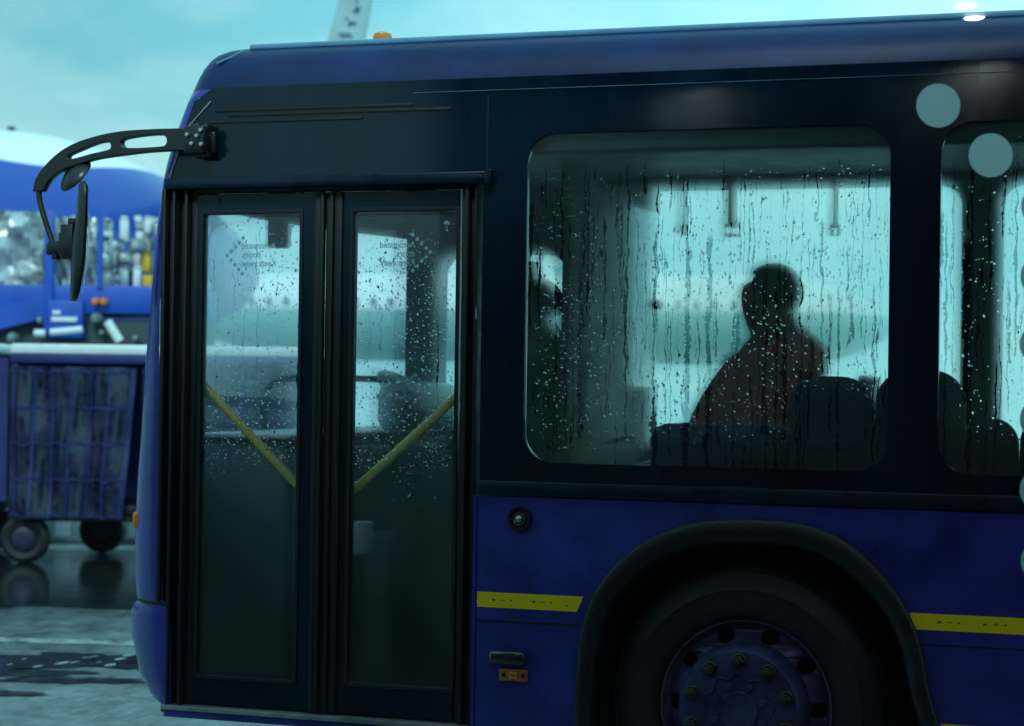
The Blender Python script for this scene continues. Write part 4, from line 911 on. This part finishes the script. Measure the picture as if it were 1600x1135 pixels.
def crumple(name, px0, px1, py0, py1, depthw, mat, label, seed, grp):
    r_ = random.Random(seed); e_w, e_h = lx(px1) - lx(px0), lz(py0) - lz(py1)
    base = far(px0, LD + .25, lz(py1)); b = MB(); nx, nz_ = 16, 14
    def h(u, v): return .10 * math.sin(u * 9 + seed) * math.sin(v * 7 + seed * 2) + .06 * math.sin(u * 21 + v * 13 + seed) + .03 * r_.uniform(-1, 1)
    front = [[(e_w * i / nx, -h(i / nx, j / nz_), e_h * (j / nz_) - .03 * abs(i / nx - .5) * (j == nz_)) for j in range(nz_ + 1)] for i in range(nx + 1)]
    b.grid(front); b.grid([[(e_w * i / nx, front[i][-1][1], front[i][-1][2]), (e_w * i / nx, depthw, e_h)] for i in range(nx + 1)])
    b.grid([[p, (p[0], depthw, p[2])] for p in front[0]]); b.grid([[p, (p[0], depthw, p[2])] for p in front[-1]])
    b.face([(0, depthw, 0), (e_w, depthw, 0), (e_w, depthw, e_h), (0, depthw, e_h)])
    o = b.build(name, mat, smooth=40); o.location = base; o.rotation_euler = (0, 0, TH); return tag(o, label, 'cargo', grp)
crumple('wrapped_pallet', -90, 66, 328, 448, 1.2, M['silver'], 'tall crumpled silver wrapped pallet at the left end of the loader', 1, 'wrapped pallets on the cargo loader')
crumple('wrapped_pallet', 84, 148, 335, 448, 1.0, M['silver'], 'narrow silver wrapped pallet just behind the bus mirror', 4, 'wrapped pallets on the cargo loader')
# racks of small crates further right
rg = random.Random(12)
ords = ('lowest', 'second', 'third', 'fourth', 'fifth', 'sixth', 'seventh', 'eighth'); cn = ('first', 'second', 'third', 'fourth', 'fifth', 'sixth', 'seventh', 'eighth')
for i, (px_, wpx, top) in enumerate(((152, 16, 340), (169, 11, 372), (181, 19, 332), (201, 15, 330), (217, 17, 334), (237, 18, 330), (258, 22, 335), (284, 24, 342))):
    py_ = 448; k = 0
    while py_ > top + 8:
        hpx = rg.choice((12, 17, 22, 30, 41)); hpx = min(hpx, py_ - top + 4)
        mt = rg.choice(('box_grey', 'box_grey', 'silver', 'silver', 'cart_roof', 'box_green' if i in (2, 3) else 'silver', 'interior_mid'))
        if py_ < 392: mt = rg.choice(('cart_roof', 'box_grey', 'silver'))
        if i == 4 and k in (0, 1): mt = 'box_yellow'; hpx = (28, 32)[k]
        colname = {'box_grey': 'grey', 'silver': 'silver', 'cart_roof': 'white', 'box_green': 'green', 'interior_mid': 'dark grey', 'box_yellow': 'yellow'}[mt]
        x1_ = wpx * lsc * rg.uniform(.72, .98); h_ = hpx * lsc; jx = rg.uniform(0, .06)
        e_ = empty('cargo_crate', far(px_, LD + .3 + .35 * rg.random(), lz(py_)) + right0 * jx, TH + R(rg.uniform(-14, 14)))
        tag(e_, '%s cargo crate, %s up in the %s stack right of the bus mirror' % (colname, ords[k], cn[i]), 'crate', 'crates stacked on the cargo loader')
        b = MB()
        if rg.random() < .3: b.lathe([(.0001, 0), (x1_ * .42, 0), (x1_ * .5, h_ * .15), (x1_ * .46, h_ * .6), (x1_ * .3, h_ * .8), (.0001, h_ * .82)], (x1_ / 2, .25, 0), axis='z', seg=16)
        else: b.box((0, 0, 0), (x1_, .5, h_ * .82), .02)
        b.build('crate_body', M[mt], e_); b = MB(); b.box((.01, -.01, h_ * .82), (x1_ - .01, .504, h_ * .93), .006); b.build('lid', M[mt if rg.random() < .7 else 'interior_mid'], e_)
        py_ -= hpx; k += 1

# ------------------------------------------------------------------ airliners
def livery():
    m, n, l = newmat('livery'); out = n.new('ShaderNodeOutputMaterial'); b = n.new('ShaderNodeBsdfPrincipled'); l.new(b.outputs[0], out.inputs[0]); b.inputs['Roughness'].default_value = .3; b.inputs['Coat Weight'].default_value = .3
    tc = n.new('ShaderNodeTexCoord'); sp = n.new('ShaderNodeSeparateXYZ'); l.new(tc.outputs['Object'], sp.inputs[0])
    w = math_(n, l, 'MULTIPLY', math_(n, l, 'SINE', math_(n, l, 'MULTIPLY', sp.outputs[0], 1.5)), .07)
    t = math_(n, l, 'GREATER_THAN', math_(n, l, 'ADD', sp.outputs[2], w), 5.12)
    mx = n.new('ShaderNodeMix'); mx.data_type = 'RGBA'; mx.inputs['A'].default_value = (.014, .07, .40, 1); mx.inputs['B'].default_value = (.88, .90, .86, 1); l.new(t, mx.inputs[0]); l.new(mx.outputs['Result'], b.inputs['Base Color']); return m
M['livery'] = livery(); M['plane_white'] = pbr('plane_white', (.80, .83, .82), .35, var=.05); M['plane_grey'] = pbr('plane_grey', (.30, .36, .38), .4, var=.1); M['fin'] = pbr('fin_pale', (.36, .50, .50), .5, var=.12, vscale=3); M['ink'] = pbr('ink_blue', (.03, .12, .25), .5)
def fuselage(mb, length, r_, zc, nose, tail):
    st = []
    for k in range(61):
        x_ = length * k / 60
        a = min(1, x_ / nose) if nose else 1; b_ = min(1, (length - x_) / tail) if tail else 1
        rad = r_ * (math.sin(a * math.pi / 2) ** .62) * (1 - (1 - b_) ** 1.6); st.append([(x_, rad * math.cos(t_), zc + rad * math.sin(t_) + (r_ * .5 * (1 - b_) ** 1.3) - (r_ * .12 * (1 - a) ** 1.2)) for t_ in [2 * math.pi * j / 40 for j in range(40)]])
    mb.grid(st, closed_v=True)
ang = TH + R(222)            # its nose points back along -x of its own axes
a1 = far(0, 35.2); nosep = far(405, 38.6)
dirv = (a1 - nosep).normalized(); rz1 = math.atan2(dirv.y, dirv.x)
pl = empty('airliner', nosep, rz1, 'white and blue airliner standing close behind the bus nose', 'airliner')
mb = MB(); fuselage(mb, 30, 2.05, 3.72, 5.0, 9); mb.build('fuselage', M['livery'], pl, smooth=60)
q = a1 + (nosep - a1).normalized() * .1; loc_ = Matrix.Rotation(-rz1, 3, 'Z') @ (far(28, 35.0) - nosep)
mb = MB(); mb.lathe([(.05, 0), (.075, .03), (.06, .08), (.0001, .09)], (loc_.x, 0, 5.765), axis='z', seg=14); mb.build('anti_collision_light', M['rubber'], pl, smooth=50)
mb = MB(); mb.box((loc_.x - 2, -.15, .4), (loc_.x - 1.8, .15, 2.0), .03); mb.lathe([(.0001, -.15), (.35, -.14), (.38, 0), (.35, .14), (.0001, .15)], (loc_.x - 1.9, 0, .38), seg=20); mb.build('landing_gear', M['rubber'], pl, smooth=50)
# wing tip fin standing above the bus roof, on a wing hidden behind it
wt = far(540, 30.0)
pb = Matrix.Rotation(-rz1, 3, 'Z')
def ploc(v): return pb @ (v - nosep)
s30 = 30.0 / FPX
def wpt(px, py): p = far(px, 30.0); z_ = CAM.z + (600 - (800 - px) * .014 - py) * s30; return ploc(Vector((p.x, p.y, z_)))
prof_ = [(488, 120), (505, 62), (521, 2), (534, -50), (575, -55), (574, 0), (563, 62), (556, 120)]
mb = MB(); f_ = [wpt(*p) for p in prof_]; off = (pb @ fwd0) * .06
fr = [p - off * (1.0 if i in (0, 1, 2, 3) else 1.0) for i, p in enumerate(f_)]; bk = [p + off for p in f_]
mb.face(fr); mb.face(bk[::-1]); mb.grid([fr + [fr[0]], bk + [bk[0]]]); wl = mb.build('winglet', M['fin'], pl, smooth=30, bevel=.03)
mb = MB()
def stroke(pts, r_=.012): mb.tube([wpt(*p) - off * 1.25 for p in pts], r_, 6)
stroke([(546, 20), (549, 10)]); stroke([(549, 10), (551, 21)]); stroke([(551, 21), (554, 11)]); stroke([(538, 40), (541, 34)], .02); stroke([(544, 39), (548, 35)], .02); stroke([(533, 28), (535, 30)], .02); stroke([(548, 2), (552, 3)], .015)
for k in range(4): stroke([(524 + k * 5, 52), (528 + k * 5, 59)])
mb.build('winglet_marking', M['ink'], wl, smooth=50)
mb = MB(); root = ploc(far(395, 38.2, 5.35)); tipa, tipb = wpt(488, 120), wpt(556, 120)
rootw = Vector((pb @ right0)) * 2.2
rows = [[tipa - off, tipb - off], [root - rootw * .5 , root + rootw]]
mb.grid([[tipa, tipb, tipb + Vector((0, 0, -.12)), tipa + Vector((0, 0, -.12)), tipa], [root - rootw * .5, root + rootw, root + rootw + Vector((0, 0, -.5)), root - rootw * .5 + Vector((0, 0, -.5)), root - rootw * .5]]); mb.build('wing', M['plane_grey'], pl, smooth=30)
# second airliner, far off, nose to the right
D2 = 93.0; nose2 = far(1400, D2); left2 = far(0, D2 + 6); dv = (left2 - nose2).normalized(); rz2 = math.atan2(dv.y, dv.x)
pl2 = empty('airliner', nose2, rz2, 'distant white airliner with nose to the right, seen through the misted bus window', 'airliner')
def belly_shade():  # teal lower half paints the shade under the far fuselage
    m, n, l = newmat('distant_belly_shade'); out = n.new('ShaderNodeOutputMaterial'); b = n.new('ShaderNodeBsdfPrincipled'); l.new(b.outputs[0], out.inputs[0]); b.inputs['Roughness'].default_value = .35
    tc = n.new('ShaderNodeTexCoord'); sp = n.new('ShaderNodeSeparateXYZ'); l.new(tc.outputs['Object'], sp.inputs[0]); t = math_(n, l, 'GREATER_THAN', sp.outputs[2], 4.9)
    mx = n.new('ShaderNodeMix'); mx.data_type = 'RGBA'; mx.inputs['A'].default_value = (.22, .46, .44, 1); mx.inputs['B'].default_value = (.82, .86, .85, 1); l.new(t, mx.inputs[0]); l.new(mx.outputs['Result'], b.inputs['Base Color']); return m
mb = MB(); fuselage(mb, 38, 2.05, 4.6, 5.5, 11); mb.build('fuselage', belly_shade(), pl2, smooth=60)
mb = MB(); mb.face([(31, -.15, 5.6), (37.5, -.15, 6.6), (38.5, -.15, 12), (35, -.15, 12)]); mb.face([(31, .15, 5.6), (37.5, .15, 6.6), (38.5, .15, 12), (35, .15, 12)][::-1]); mb.grid([[(31, -.15, 5.6), (37.5, -.15, 6.6), (38.5, -.15, 12), (35, -.15, 12), (31, -.15, 5.6)], [(31, .15, 5.6), (37.5, .15, 6.6), (38.5, .15, 12), (35, .15, 12), (31, .15, 5.6)]]); mb.build('tail_fin', M['plane_white'], pl2)
for k in range(30):
    for s_ in (-1, 1):
        if s_ > 0: continue
        mb = MB(); xw = 5.5 + k * .82; mb.box((xw, 2.0, 5.05), (xw + .25, 2.06, 5.42), .06); mb.box((xw, -2.06, 5.05), (xw + .25, -2.0, 5.42), .06); mb.build('cabin_window', M['ink'], pl2)
for x_ in (4.5, 17, 18.5):
    mb = MB(); mb.box((x_, -.2, .5), (x_ + .3, .2, 2.8)); mb.lathe([(.0001, -.25), (.45, -.2), (.5, 0), (.45, .2), (.0001, .25)], (x_ + .15, 0, .5), seg=20); mb.build('landing_gear', M['rubber'], pl2)
